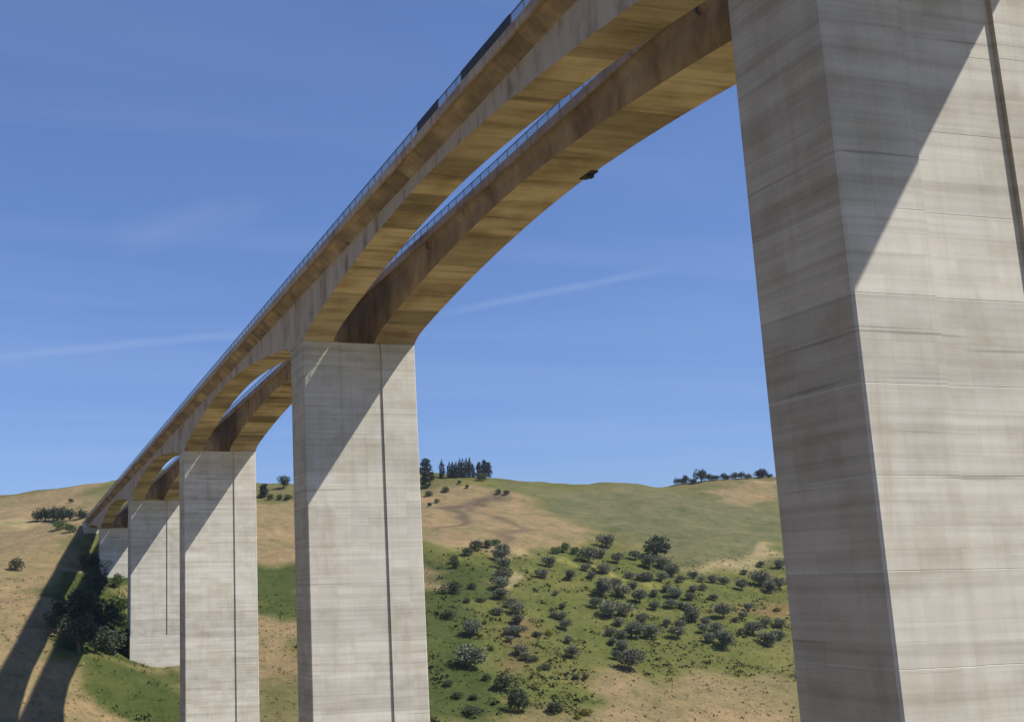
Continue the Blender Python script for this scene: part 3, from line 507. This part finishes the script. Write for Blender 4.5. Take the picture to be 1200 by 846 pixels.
def girder_concrete():
    """cast segments: grey webs, ochre soffits streaked across, rusty run-off stains under the slab edge"""
    m = Mat('stained_girder_concrete', 0.92, 0.12)
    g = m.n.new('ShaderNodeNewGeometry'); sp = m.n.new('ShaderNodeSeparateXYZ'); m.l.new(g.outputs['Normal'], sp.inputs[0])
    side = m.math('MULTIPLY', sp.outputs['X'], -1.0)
    leftweb = m.ramp(side, [(0.5, 0.0), (0.8, 1.0)])
    sep = m.n.new('ShaderNodeSeparateXYZ'); m.l.new(m.pos, sep.inputs[0])
    big = m.noise(m.mapping((0.15, 0.12, 0.3)), 1, 5, 0.6)
    crs = m.noise(m.mapping((0.06, 0.55, 0.2)), 1, 4, 0.6)          # bands across the soffit
    soff = m.ramp(crs, [(0.32, (0.27, 0.21, 0.145)), (0.44, (0.45, 0.36, 0.255)), (0.6, (0.58, 0.47, 0.34)), (0.75, (0.42, 0.335, 0.23))])  # tan concrete, its ochre warmth partly painted-in ground bounce
    soff = m.mix(soff, m.ramp(big, [(0.3, (0.60, 0.52, 0.42)), (0.55, (1, 1, 1)), (0.75, (1.08, 1.08, 1.1))]), 0.9, 'MULTIPLY')
    v = m.math('ADD', m.math('MULTIPLY', m.rand(), 0.66), 0.58)
    soff = m.mix(soff, v, 1.0, 'MULTIPLY'); soff = m.mix(soff, (0.93, 0.96, 0.90), 1.0, 'MULTIPLY')
    drip = m.noise(m.mapping((0.3, 0.35, 0.12)), 1, 6, 0.65)
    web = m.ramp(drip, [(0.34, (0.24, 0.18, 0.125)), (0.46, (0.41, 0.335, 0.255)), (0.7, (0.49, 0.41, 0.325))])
    # the web facing the gap between the decks takes the run-off: dark rust brown
    inner = m.math('GREATER_THAN', sep.outputs['X'], 50.0)
    rust = m.ramp(m.noise(m.mapping((0.3, 0.22, 0.12)), 1, 6, 0.65, 0.3), [(0.32, (0.19, 0.14, 0.095)), (0.48, (0.31, 0.24, 0.165)), (0.66, (0.44, 0.36, 0.255))])
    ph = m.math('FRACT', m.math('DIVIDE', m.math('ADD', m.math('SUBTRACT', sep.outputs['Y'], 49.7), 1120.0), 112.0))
    head = m.ramp(m.math('ADD', m.math('ABSOLUTE', m.math('SUBTRACT', ph, 0.535)), m.math('MULTIPLY', m.math('SUBTRACT', big, 0.5), 0.16)), [(0.30, 1.0), (0.42, 0.42)])   # darker towards the pier heads
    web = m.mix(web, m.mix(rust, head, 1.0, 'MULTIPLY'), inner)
    # underside of the outer slab edges: damp, brown and blotchy
    wet = m.math('LESS_THAN', m.math('ABSOLUTE', m.math('SUBTRACT', sep.outputs['X'], 43.9)), 1.08)
    blot = m.ramp(m.noise(m.mapping((0.35, 0.16, 0.3)), 1, 5, 0.6), [(0.36, (0.30, 0.24, 0.19)), (0.5, (0.62, 0.53, 0.44)), (0.66, (0.92, 0.86, 0.74))])
    soff = m.mix(soff, m.mix(soff, blot, 1.0, 'MULTIPLY'), wet)
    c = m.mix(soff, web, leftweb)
    m.bump(m.math('ADD', m.noise(m.pos, 2.0, 6, 0.7), m.math('MULTIPLY', crs, 0.8)), 0.3, 0.06)
    return m.color(c)
def edge_concrete():
    m = Mat('edge_beam_concrete', 0.9, 0.15)
    a = m.noise(m.mapping((0.5, 0.12, 0.5)), 1, 5, 0.6)
    c = m.ramp(a, [(0.3, (0.24, 0.17, 0.12)), (0.5, (0.40, 0.31, 0.235)), (0.7, (0.46, 0.38, 0.30))])
    c = m.mix(c, m.ramp(m.noise(m.mapping((1, 1.4, 0.2)), 1, 4), [(0.38, (0.7, 0.66, 0.6)), (0.5, (1, 1, 1))]), 0.8, 'MULTIPLY')
    m.bump(m.noise(m.pos, 3, 5), 0.2, 0.03); return m.color(c)
def plain(name, col, rough=0.6, metal=0.0, var=0.25, sc=1.0):
    m = Mat(name, rough, 0.3); m.b.inputs['Metallic'].default_value = metal
    n = m.noise(m.pos, sc, 5); lo = tuple(x*(1-var) for x in col); hi = tuple(min(1, x*(1+var)) for x in col)
    return m.color(m.ramp(n, [(0.3, lo), (0.7, hi)]))
def foliage(name, dark, mid, light, transl=0.25, sc=1.2):
    m = Mat(name, 0.7, 0.25)
    n = m.noise(m.pos, sc, 3, 0.6)
    c = m.ramp(n, [(0.30, dark), (0.5, mid), (0.72, light)])
    v = m.math('ADD', m.math('MULTIPLY', m.rand(), 0.5), 0.75); c = m.mix(c, v, 1.0, 'MULTIPLY')
    m.color(c)
    tr = m.n.new('ShaderNodeBsdfTranslucent'); m.l.new(c, tr.inputs[0]); mixs = m.n.new('ShaderNodeMixShader'); mixs.inputs[0].default_value = transl
    o = m.n['Material Output']; m.l.new(m.b.outputs[0], mixs.inputs[1]); m.l.new(tr.outputs[0], mixs.inputs[2]); m.l.new(mixs.outputs[0], o.inputs['Surface'])
    return m.m
def ground_mat():
    m = Mat('hillside_ground', 1.0, 0.05)
    at = m.n.new('ShaderNodeAttribute'); at.attribute_name = 'cover'; base = at.outputs['Color']
    n1 = m.noise(m.mapping((0.045, 0.045, 0.1)), 1, 6, 0.62, 0.5)
    n2 = m.noise(m.mapping((0.22, 0.16, 0.3)), 1, 5, 0.65)
    n3 = m.noise(m.pos, 0.9, 4, 0.7)
    c = m.mix(base, m.ramp(n1, [(0.28, (0.72, 0.82, 0.66)), (0.43, (0.90, 0.95, 0.88)), (0.55, (1.04, 1.02, 1.0)), (0.72, (1.32, 1.24, 1.16))]), 1.0, 'MULTIPLY')
    c = m.mix(c, m.ramp(n2, [(0.30, (0.70, 0.78, 0.64)), (0.48, (1, 1, 1)), (0.70, (1.24, 1.18, 1.08))]), 0.9, 'MULTIPLY')
    c = m.mix(c, m.ramp(n3, [(0.3, 0.72), (0.55, 1.0), (0.75, 1.15)]), 0.7, 'MULTIPLY')
    m.bump(m.math('ADD', n3, m.math('MULTIPLY', n2, 2.0)), 0.6, 0.5)
    return m.color(c)
def scrub_mat(name):
    m = Mat(name, 0.9, 0.1); at = m.n.new('ShaderNodeAttribute'); at.attribute_name = 'cover'
    return m.color(at.outputs['Color'])
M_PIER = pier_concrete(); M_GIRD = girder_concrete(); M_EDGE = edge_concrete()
M_RAIL = plain('painted_steel_rail', (0.10, 0.11, 0.13), 0.45, 0.5); M_GALV = plain('galvanised_steel', (0.42, 0.44, 0.47), 0.4, 0.6, 0.15)
M_NET = plain('dark_windscreen_panel', (0.035, 0.035, 0.045), 0.7); M_ROAD = plain('asphalt', (0.05, 0.05, 0.052), 0.9, 0, 0.2, 3)
M_BARK = plain('bark', (0.13, 0.10, 0.075), 0.95, 0, 0.4, 6)
M_OLIVE = foliage('olive_leaves', (0.085, 0.096, 0.058), (0.16, 0.170, 0.110), (0.27, 0.275, 0.19), 0.2)
M_OAK = foliage('oak_leaves', (0.025, 0.036, 0.022), (0.048, 0.066, 0.036), (0.085, 0.10, 0.055), 0.15)
M_CYP = foliage('cypress_needles', (0.012, 0.022, 0.016), (0.022, 0.034, 0.024), (0.04, 0.052, 0.034), 0.08)
M_BUSH = foliage('bush_leaves', (0.045, 0.055, 0.028), (0.075, 0.09, 0.042), (0.13, 0.135, 0.065), 0.2)
M_HEDGE = foliage('fresh_green_leaves', (0.035, 0.07, 0.02), (0.07, 0.12, 0.03), (0.12, 0.17, 0.05), 0.25)
M_GORSE = foliage('gorse_in_flower', (0.09, 0.10, 0.03), (0.24, 0.21, 0.03), (0.48, 0.40, 0.05), 0.25, 2.2)

# ------------------------------------------------------------------ ground sheet
PAL = dict(green=(0.132, 0.130, 0.066), tan=(0.235, 0.178, 0.096), brown=(0.130, 0.098, 0.066), pale=(0.29, 0.235, 0.125), mid=(0.112, 0.120, 0.036),
           deep=(0.064, 0.080, 0.024), bright=(0.22, 0.21, 0.06), orange=(0.155, 0.120, 0.050), tanmix=(0.16, 0.14, 0.065))
def sd_poly(X, Y, poly):
    P = np.array(poly); d2 = np.full(len(X), 1e18); ins = np.zeros(len(X), bool)
    for i in range(len(P)):
        a, b = P[i-1], P[i]; e = b-a; wx, wy = X-a[0], Y-a[1]
        t = np.clip((wx*e[0]+wy*e[1])/max(e@e, 1e-6), 0, 1)
        d2 = np.minimum(d2, (wx-e[0]*t)**2+(wy-e[1]*t)**2)
        if a[1] != b[1]:
            c = ((a[1] > Y) != (b[1] > Y)) & (X < (b[0]-a[0])*(Y-a[1])/(b[1]-a[1])+a[0]); ins ^= c
    return np.where(ins, 1, -1)*np.sqrt(d2)
def cover(X, Y):
    X = np.asarray(X, float); Y = np.asarray(Y, float)
    wx = X + 7*np.sin(Y*0.071+1.3*np.sin(X*0.05)) + 3.2*np.sin(Y*0.19+X*0.13+2); wy = Y + 8*np.sin(X*0.063+1.1*np.sin(Y*0.047)) + 3.5*np.sin(X*0.21-Y*0.11)
    base = np.array([PAL['tanmix']])*np.ones((len(X), 1))
    n = np.clip(0.5+wavy(X*0.7, Y*0.7)/5, 0, 1)[:, None]
    c = base*(1-n) + np.array([PAL['mid']])*n
    valley = np.clip((285-wy)/40, 0, 1)[:, None]; c = c*(1-valley)+np.array([PAL['pale']])*0.9*valley   # dry stubble on the unseen valley floor, paled to add warm bounce
    for key, soft, poly in FIELDS:
        w = np.clip(0.5+sd_poly(wx, wy, poly)/soft, 0, 1)[:, None]; w = w*w*(3-2*w)
        c = c*(1-w)+np.array([PAL[key]])*w
    return c
def axis_coords(lo, hi, fine, far, grow=1.16):
    a = list(np.arange(lo, hi+fine, fine)); s = fine
    while a[-1] < far[1]: s = min(s*grow, 160); a.append(a[-1]+s)
    s = fine
    while a[0] > far[0]: s = min(s*grow, 160); a.insert(0, a[0]-s)
    return np.array(a)
gx = axis_coords(-110, 560, 3.0, (-5200, 5200)); gy = axis_coords(250, 720, 3.0, (-4800, 5400))
GX, GY = np.meshgrid(gx, gy); fx, fy = GX.ravel(), GY.ravel()
hz = height(fx, fy)
rr = np.hypot(fx, fy); k_ = np.clip((rr-1600)/900, 0, 1); hz = hz*(1-k_) + (-45)*k_
ncol = len(gx); me = bpy.data.meshes.new('hillside_ground')
me.vertices.add(len(fx)); me.vertices.foreach_set('co', np.stack([fx, fy, hz], -1).astype(np.float32).ravel())
ii = (np.arange(len(gy)-1)[:, None]*ncol+np.arange(ncol-1)[None]).ravel(); Fq = np.stack([ii, ii+1, ii+ncol+1, ii+ncol], -1).astype(np.int32)
me.loops.add(Fq.size); me.loops.foreach_set('vertex_index', Fq.ravel()); me.polygons.add(len(Fq)); me.polygons.foreach_set('loop_start', np.arange(0, Fq.size, 4, dtype=np.int32))
me.update(calc_edges=True); me.polygons.foreach_set('use_smooth', np.ones(len(Fq), bool))
ca = me.color_attributes.new('cover', 'FLOAT_COLOR', 'POINT'); ca.data.foreach_set('color', np.c_[cover(fx, fy), np.ones(len(fx))].astype(np.float32).ravel())
tag(mesh_obj('hillside_ground', me, None, ground_mat()), kind='structure')

# ------------------------------------------------------------------ viaduct
GR = 0.03                                  # the road falls 3 % away from the camera
PY = [49.7 + 112*i for i in range(-1, 5)]  # near faces of the piers
PT = 7.9                                   # pier thickness
X0, X1 = 45.0, 63.0
def road(Y): return -GR*Y
def soffit(Y):
    u = (Y-PY[0]-PT) % 112; Ls = 112-PT
    if u > Ls: return 41.65
    t = abs(u/Ls*2-1)
    if Y > PY[-1]+PT+Ls/2: t = 0
    return 42.1+4.9*(1-t**1.75)-0.8*math.exp(-((1-t)*Ls/2/1.3)) + 0.35
# cross section of one cast lift: two shafts joined by a shallow recessed wall
LH = 5.0; RD = 0.30; RX0, RX1 = 50.6-X0, 57.45-X0; WX = X1-X0
def section(i=0.0):
    k = 0.14
    return [(i, i+k), (i+k, i), (RX0-i, i), (RX0-i, RD+i), (RX1+i, RD+i), (RX1+i, i), (WX-i-k, i), (WX-i, i+k), (WX-i, PT-i-k), (WX-i-k, PT-i), (RX1+i, PT-i), (RX1+i, PT-RD-i), (RX0-i, PT-RD-i), (RX0-i, PT-i), (i+k, PT-i), (i, PT-i-k)]
def lift_mesh(h):
    V, F = [], []; n = 16
    for z, i in ((0, 0.022), (0.03, 0), (h-0.03, 0), (h, 0.022)):
        V += [(x, y, z) for x, y in section(i)]
    for r in range(3):
        for k in range(n):
            a, b = r*n+k, r*n+(k+1) % n; F.append((a, b, b+n, a+n))
    F.append(tuple(range(n))[::-1]); F.append(tuple(range(3*n, 4*n)))
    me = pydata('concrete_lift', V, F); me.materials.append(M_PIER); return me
LIFT = lift_mesh(LH)
names = ['pier behind the viewpoint carrying both decks',
         'nearest giant concrete pier filling the right side',
         'second concrete pier, tall and central-left, with long diagonal shadow',
         'third concrete pier, between the second and the fourth',
         'fourth concrete pier, standing on green grass with its foot visible',
         'farthest and shortest concrete pier, high on the slope']
for i, y in enumerate(PY):
    top = soffit(y) + road(y) - 0.02
    gz = min(height([X0, X1, X0, X1], [y, y, y+PT, y+PT])); base_top = max(height([X0, X1], [y, y])) + (6.6 if i == 4 else 4.0 if i != 5 else 1.2)
    p = empty('bridge_pier', (X0, y, float(gz)-2)); tag(p, names[i], 'bridge pier', 'piers of the viaduct')
    z = top; k = 0
    while z - LH > base_top:
        z -= LH
        mesh_obj('concrete_lift', LIFT, p, None, (0, 0, z-p.location.z))
    h = z-(float(gz)-3)
    V, F = box_data(-0.05, WX+0.05, -0.05, PT+0.05, -1.0, z-0.001-p.location.z)
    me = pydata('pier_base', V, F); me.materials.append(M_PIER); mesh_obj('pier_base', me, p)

DECKS = [dict(w0=45.0, w1=49.75, e0=43.0, e1=51.9, label='left motorway deck of the viaduct, nearer one with pale side web', out=43.0),
         dict(w0=56.4, w1=63.0, e0=55.6, e1=65.2, label='right motorway deck of the viaduct, farther one with rust-stained side', out=65.2)]
YB, YE = PY[0], 560.0
ys = [YB]; 
while ys[-1] < YE-0.1:
    nxt = ys[-1]+5.2
    for y in PY:
        for q in (y, y+PT):
            if ys[-1]+0.01 < q < nxt+1.6: nxt = q
    ys.append(min(nxt, YE))
    if nxt > YE-2: ys[-1] = YE
def deck_ring(D, Y, ins):
    z = road(Y); s = soffit(Y)+ins; w0, w1, e0, e1 = D['w0']+ins, D['w1']-ins, D['e0']+0.30, D['e1']-0.30
    return [(w0, Y, s+z), (w0, Y, 48.85+z), (e0, Y, 50.08+z+ins*0.5), (e0, Y, 50.42+z), (e1, Y, 50.42+z), (e1, Y, 50.08+z+ins*0.5), (w1, Y, 49.25+z), (w1, Y, s+z)]
for di, D in enumerate(DECKS):
    root = empty('motorway_deck', ((D['w0']+D['w1'])/2, YE, 42.0+road(YE))); tag(root, D['label'], 'bridge deck', 'the two decks of the viaduct')
    inv = Vector(root.location)
    def local(V): return [tuple(Vector(v)-inv) for v in V]
    for a, b in zip(ys[:-1], ys[1:]):
        n_sub = 3; V = []; F = []
        if any(abs(a-y-PT) < 0.1 or abs(b-y) < 0.1 for y in PY): n_sub = 6
        rings = [(a, 0.05), (a+0.06, 0)] + [(a+(b-a)*k/n_sub, 0) for k in range(1, n_sub)] + [(b-0.06, 0), (b, 0.05)]
        for Y, ins in rings: V += deck_ring(D, Y, ins)
        for r in range(len(rings)-1):
            for k in range(8):
                F.append((r*8+k, r*8+(k+1) % 8, (r+1)*8+(k+1) % 8, (r+1)*8+k))
        if a == ys[0] or b == ys[-1]: F.append(tuple(range(8))); F.append(tuple(range(len(V)-8, len(V)))[::-1])
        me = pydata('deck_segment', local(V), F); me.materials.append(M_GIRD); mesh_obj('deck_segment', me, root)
    # bearing block of the box over each pier is the segment itself; road, edge beams and railings on top
    parts = []; V = []; F = []
    for Y in (YB, YE): V += [(D['e0']+0.32, Y, 50.50+road(Y)), (D['e1']-0.32, Y, 50.50+road(Y))]
    me = pydata('road_surface', local(V), [(0, 1, 3, 2)]); me.materials.append(M_ROAD); mesh_obj('road_surface', me, root)
    for side, xo in ((-1, D['e0']), (1, D['e1'])):
        xi = xo-side*0.30
        x_a, x_b = sorted((xo, xi)); n = 0
        Y = YB
        while Y < YE-0.1:                    # precast edge beams, 10 m each, thin open joints
            Yn = min(Y+10.0, YE); V = []
            for yy, o in ((Y+0.03, 0), (Yn-0.03, 0)):
                z = road(yy); V += [(x_a, yy, 49.92+z), (x_b, yy, 49.92+z), (x_b, yy, 50.93+z), (x_a, yy, 50.93+z)]
            me = pydata('edge_beam', local(V), [(0, 1, 5, 4), (1, 2, 6, 5), (2, 3, 7, 6), (3, 0, 4, 7), (0, 3, 2, 1), (4, 5, 6, 7)]); me.materials.append(M_EDGE)
            mesh_obj('edge_beam', me, root); Y = Yn
        seen = (di == 0 and side == -1) or (di == 1 and side == -1)
        xc = (x_a+x_b)/2
        rail = []
        for hz_, r_ in ((51.95, 0.075), (51.72, 0.035), (51.5, 0.035), (51.28, 0.035), (51.08, 0.035)):
            rail.append(bar_data((xc, YB, hz_+road(YB)), (xc, YE, hz_+road(YE)), r_, 6))
        xg = xc-side*0.55; V1 = []
        for Yq in (YB, YE):
            z = road(Yq)
            V1 += [(xg, Yq, 50.95+z), (xg+side*0.08, Yq, 51.05+z), (xg, Yq, 51.13+z), (xg+side*0.08, Yq, 51.21+z), (xg, Yq, 51.3+z), (xg-side*0.02, Yq, 51.3+z), (xg-side*0.02, Yq, 50.95+z)]
        rail.append((V1, [(k, (k+1) % 7, 7+(k+1) % 7, 7+k) for k in range(7)]))
        V, F = join_data(rail); me = pydata('railing', local(V), F); me.materials.append(M_RAIL); ro = mesh_obj('railing', me, root)
        near = []; rest = []; Y = YB+1.25
        pv, pf = join_data([box_data(-0.04, 0.04, -0.05, 0.05, 0, 1.05), box_data(-side*0.55-0.05, -side*0.55+0.05, -0.05, 0.05, -0.4, 0.40)])
        POST = pydata('post', pv, pf); POST.materials.append(M_RAIL)
        while Y < YE:
            if seen and 30 < Y < 330:
                mesh_obj('post', POST, ro, None, tuple(Vector((xc, Y, 50.93+road(Y)))-inv))
            else: rest.append(([(v[0]+xc, v[1]+Y, v[2]+50.93+road(Y)) for v in pv], pf))
            Y += 2.5
        V, F = join_data(rest); me = pydata('post', local(V), F); me.materials.append(M_RAIL); tag(mesh_obj('post', me, ro), kind='stuff')
        if di == 0 and side == -1:
            for (pa, pb) in ((84, 89), (89.1, 95), (101, 107)):
                V = []
                for yy in (pa, pb):
                    z = road(yy); V += [(xc-0.12, yy, 50.7+z), (xc-0.06, yy, 50.7+z), (xc-0.06, yy, 52.0+z), (xc-0.12, yy, 52.0+z)]
                me = pydata('screen_panel', local(V), [(0, 1, 5, 4), (1, 2, 6, 5), (2, 3, 7, 6), (3, 0, 4, 7), (0, 3, 2, 1), (4, 5, 6, 7)]); me.materials.append(M_NET); mesh_obj('screen_panel', me, ro)
    # drain outlets hanging from the slab near the outer web, and a soffit inspection box on the right deck
    for y in PY[1:]:
        for dy in (-24, 26):
            Yq = y+dy; z = road(Yq); xx = D['w0']-0.35
            V, F = join_data([bar_data((xx, Yq, 49.9+z), (xx, Yq, 49.0+z), 0.10, 8), bar_data((xx, Yq, 49.05+z), (xx+0.25, Yq, 48.8+z), 0.09, 8)])
            me = pydata('drain_pipe', local(V), F); me.materials.append(M_RAIL); mesh_obj('drain_pipe', me, root)
    if di == 1:
        Yq = 106.0; z = road(Yq)+soffit(Yq)
        V, F = join_data([box_data(62.3, 63.2, Yq-1.3, Yq+1.3, z-0.12, z+0.05), box_data(62.55, 63.15, Yq-0.45, Yq+0.2, z-0.42, z-0.12)])
        me = pydata('inspection_box', local(V), F); me.materials.append(M_NET); mesh_obj('inspection_box', me, root)

# abutment where the decks reach the hill
ab = empty('bridge_abutment', (54, YE, 27.0)); tag(ab, 'concrete abutment where both decks meet the dry hillside', 'abutment')
zt = 50.4+road(YE)
def ab_part(name, *b):
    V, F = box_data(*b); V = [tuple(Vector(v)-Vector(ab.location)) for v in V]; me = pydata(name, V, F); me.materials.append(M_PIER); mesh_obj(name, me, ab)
ab_part('bearing_wall', 43.6, 64.6, YE+0.05, YE+3, 14, zt-0.1)
ab_part('wing_wall', 42.9, 43.55, YE+0.1, YE+16, 14, zt+0.45)
ab_part('wing_wall', 64.65, 65.3, YE+0.1, YE+16, 14, zt+0.45)
ab_part('road_slab', 43.6, 64.6, YE+3.05, YE+40, zt-3, zt+0.02)

# ------------------------------------------------------------------ plants
rng = np.random.RandomState(11)
def leaf_quads(C, size, flat=0.35):
    n = len(C); a = rng.normal(size=(n, 3)); a /= np.linalg.norm(a, axis=1)[:, None]
    b = rng.normal(size=(n, 3)); b -= a*(a*b).sum(1)[:, None]; b /= np.linalg.norm(b, axis=1)[:, None]
    s = size*(0.6+0.8*rng.rand(n))[:, None]; t = s*(0.45+0.3*rng.rand(n))[:, None]
    return np.stack([C-a*s, C-b*t, C+a*s, C+b*t], 1).reshape(-1, 3)
def crown_pts(lobes, n):
    """leaf positions in shells of several lobes, most of them near the surface"""
    w = np.array([l[3]*l[4] for l in lobes]); k = rng.choice(len(lobes), n, p=w/w.sum()); Lb = np.array(lobes)[k]
    d = rng.normal(size=(n, 3)); d /= np.linalg.norm(d, axis=1)[:, None]; r = (0.45+0.55*rng.rand(n)**0.5)*(1+0.10*rng.normal(size=n))
    return Lb[:, :3]+d*r[:, None]*np.stack([Lb[:, 3], Lb[:, 3], Lb[:, 4]], -1)
def crown(kind):
    """crown of width 1 and height 1, standing on z = 0"""
    lobes = []
    if kind == 'olive':
        for _ in range(9):
            t = rng.rand()*6.28; r = 0.24*rng.rand()**0.5+0.04; lobes.append((r*math.cos(t), r*math.sin(t), 0.36+0.32*rng.rand(), 0.20+0.09*rng.rand(), 0.24+0.08*rng.rand()))
        n, s = 1300, 0.042
    elif kind == 'oak':
        lobes.append((0, 0, 0.52, 0.34, 0.36))
        for _ in range(8):
            t = rng.rand()*6.28; r = 0.26; lobes.append((r*math.cos(t), r*math.sin(t), 0.35+0.42*rng.rand(), 0.16+0.06*rng.rand(), 0.18+0.05*rng.rand()))
        n, s = 1300, 0.036
    elif kind == 'lowoak':
        for _ in range(10):
            t = rng.rand()*6.28; r = 0.34*rng.rand()**0.5; lobes.append((r*math.cos(t), r*math.sin(t), 0.28+0.40*rng.rand(), 0.16+0.08*rng.rand(), 0.24+0.08*rng.rand()))
        n, s = 1200, 0.04
    elif kind == 'cypress':
        for q in range(8):
            z = 0.10+0.80*q/7; w = 0.52*math.sin(math.pi*min(1, (0.22+0.78*q/7)))**0.6*(1.0 if q < 5 else 1.1-0.14*(q-4)); lobes.append((0.05*rng.normal(), 0.05*rng.normal(), z, max(w, 0.08), 0.10))
        n, s = 1100, 0.06
    elif kind == 'pine':
        for q in range(8):
            z = 0.16+0.74*q/7; w = 0.42*(1-0.6*abs(q/7-0.35)); lobes.append((0.12*rng.normal(), 0.12*rng.normal(), z, w, 0.12))
        n, s = 1300, 0.06
    else:
        for _ in range(8):
            t = rng.rand()*6.28; r = 0.30*rng.rand()**0.5; lobes.append((r*math.cos(t), r*math.sin(t), 0.30+0.32*rng.rand(), 0.18+0.07*rng.rand(), 0.28+0.06*rng.rand()))
        n, s = 750, 0.045
    P = crown_pts(lobes, n); P[:, 2] = np.maximum(P[:, 2], 0.03)
    V = leaf_quads(P, s)
    if kind in ('cypress', 'pine'):
        V = V.reshape(-1, 4, 3); c = V.mean(1, keepdims=True); V = (c+(V-c)*np.array([1.0, 1.0, 0.6])).reshape(-1, 3)
    return fast_quads('crown' if kind not in ('bush',) else 'bush', V, n)
def trunk_mesh(kind):
    if kind == 'cypress': d = [bar_data((0, 0, -0.06), (0, 0, 0.5), (0.06, 0.03), 6)]
    else:
        d = [bar_data((0, 0, -0.08), (0.01, 0, 0.24), (0.055, 0.035), 7)]
        for k in range(4):
            t = k*1.57+rng.rand(); d.append(bar_data((0.01, 0, 0.22), (0.2*math.cos(t), 0.2*math.sin(t), 0.5+0.12*rng.rand()), (0.03, 0.01), 5))
    V, F = join_data(d); me = pydata('trunk', V, F); me.materials.append(M_BARK); return me
MATK = dict(olive=M_OLIVE, oak=M_OAK, lowoak=M_OAK, cypress=M_CYP, pine=M_CYP, bush=M_BUSH, hedge=M_HEDGE, gorse=M_GORSE)
LIB = {}
for kind in MATK:
    LIB[kind] = []
    for _ in range(5 if kind in ('olive', 'bush') else 3):
        c = crown(kind); c.materials.append(MATK[kind]); LIB[kind].append((c, trunk_mesh(kind)))
px_ = np.array([p[2] for p in PLANTS]); py_ = np.array([p[3] for p in PLANTS]); pz_ = height(px_, py_)
for (kind, name, x, y, w, hf, label, group, cat), z in zip(PLANTS, pz_):
    cm, tm = LIB[kind][rng.randint(len(LIB[kind]))]; sc = Vector((w*1.24*(0.92+0.16*rng.rand()), w*1.24*(0.92+0.16*rng.rand()), w*hf*1.15)); rz = rng.rand()*6.28
    if kind in ('bush', 'hedge', 'gorse') :
        o = mesh_obj(name, cm, None, None, (x, y, float(z)-0.1)); o.scale = sc; o.rotation_euler.z = rz; tag(o, label, cat, group)
    else:
        e = empty(name, (x, y, float(z)-0.05)); tag(e, label, cat, group)
        for nm, m_ in (('trunk', tm), ('crown', cm)):
            o = mesh_obj(nm, m_, e); o.scale = sc; o.rotation_euler.z = rz

# ------------------------------------------------------------------ scrub and dry grass over the slopes
def scatter(name, n, size, nl, colfn, keep, xr=(-40, 520), yr=(285, 640), flat=0.6, mat=None):
    x = xr[0]+(xr[1]-xr[0])*rng.rand(n*3); y = yr[0]+(yr[1]-yr[0])*rng.rand(n*3)
    cc = cover(x, y); k = keep(x, y, cc); idx = np.where(k)[0][:n]; x, y, cc = x[idx], y[idx], cc[idx]; z = height(x, y); m = len(x)
    s = size*(0.5+1.0*rng.rand(m)**2)
    C = np.repeat(np.stack([x, y, z], -1), nl, 0); S_ = np.repeat(s, nl)[:, None]
    C = C+rng.normal(size=C.shape)*S_*np.array([0.5, 0.5, 0.18])+np.array([0, 0, 1])*S_*0.32
    V = leaf_quads(C, 1.0).reshape(-1, 4, 3); ce = V.mean(1, keepdims=True); V = (ce+(V-ce)*S_[:, :, None]*0.42).reshape(-1, 3)
    col = colfn(np.repeat(cc, nl, 0)); o = mesh_obj(name, fast_quads(name, V, m*nl, col), None, scrub_mat(name)); tag(o, kind='stuff'); return o
def scrub_col(c):
    g = np.array([[0.07, 0.078, 0.034]]); k = rng.rand(len(c), 1); return np.clip((c*0.9+g*0.10)*(0.8+0.6*k), 0, 1)
def grass_col(c): return np.clip(c*(1.0+0.5*rng.rand(len(c), 1)), 0, 1)
scatter('low_scrub', 9000, 1.3, 7, scrub_col, lambda x, y, c: (c[:, 0] < 0.15) & ((x > 75) | (rng.rand(len(x)) < 0.15)) & (wavy(x*1.6, y*1.6, 4) > -0.2) & (rng.rand(len(x)) < np.clip(1.35-(y-300)/125, 0, 1)))
scatter('dry_grass_tufts', 12000, 0.7, 5, grass_col, lambda x, y, c: (y < 470))

# ------------------------------------------------------------------ thin summer haze over the valley
V, F = box_data(-5600, 5600, -5200, 5800, -150, 130)
me = pydata('haze', V, F); hm = bpy.data.materials.new('haze'); hm.use_nodes = True; hn = hm.node_tree.nodes; hn.remove(hn['Principled BSDF'])
pv_ = hn.new('ShaderNodeVolumePrincipled'); pv_.inputs['Color'].default_value = (0.80, 0.88, 1.0, 1); pv_.inputs['Density'].default_value = 0.00007; pv_.inputs['Anisotropy'].default_value = 0.3
hm.node_tree.links.new(pv_.outputs[0], hn['Material Output'].inputs['Volume']); me.materials.append(hm); tag(mesh_obj('haze', me), kind='stuff')
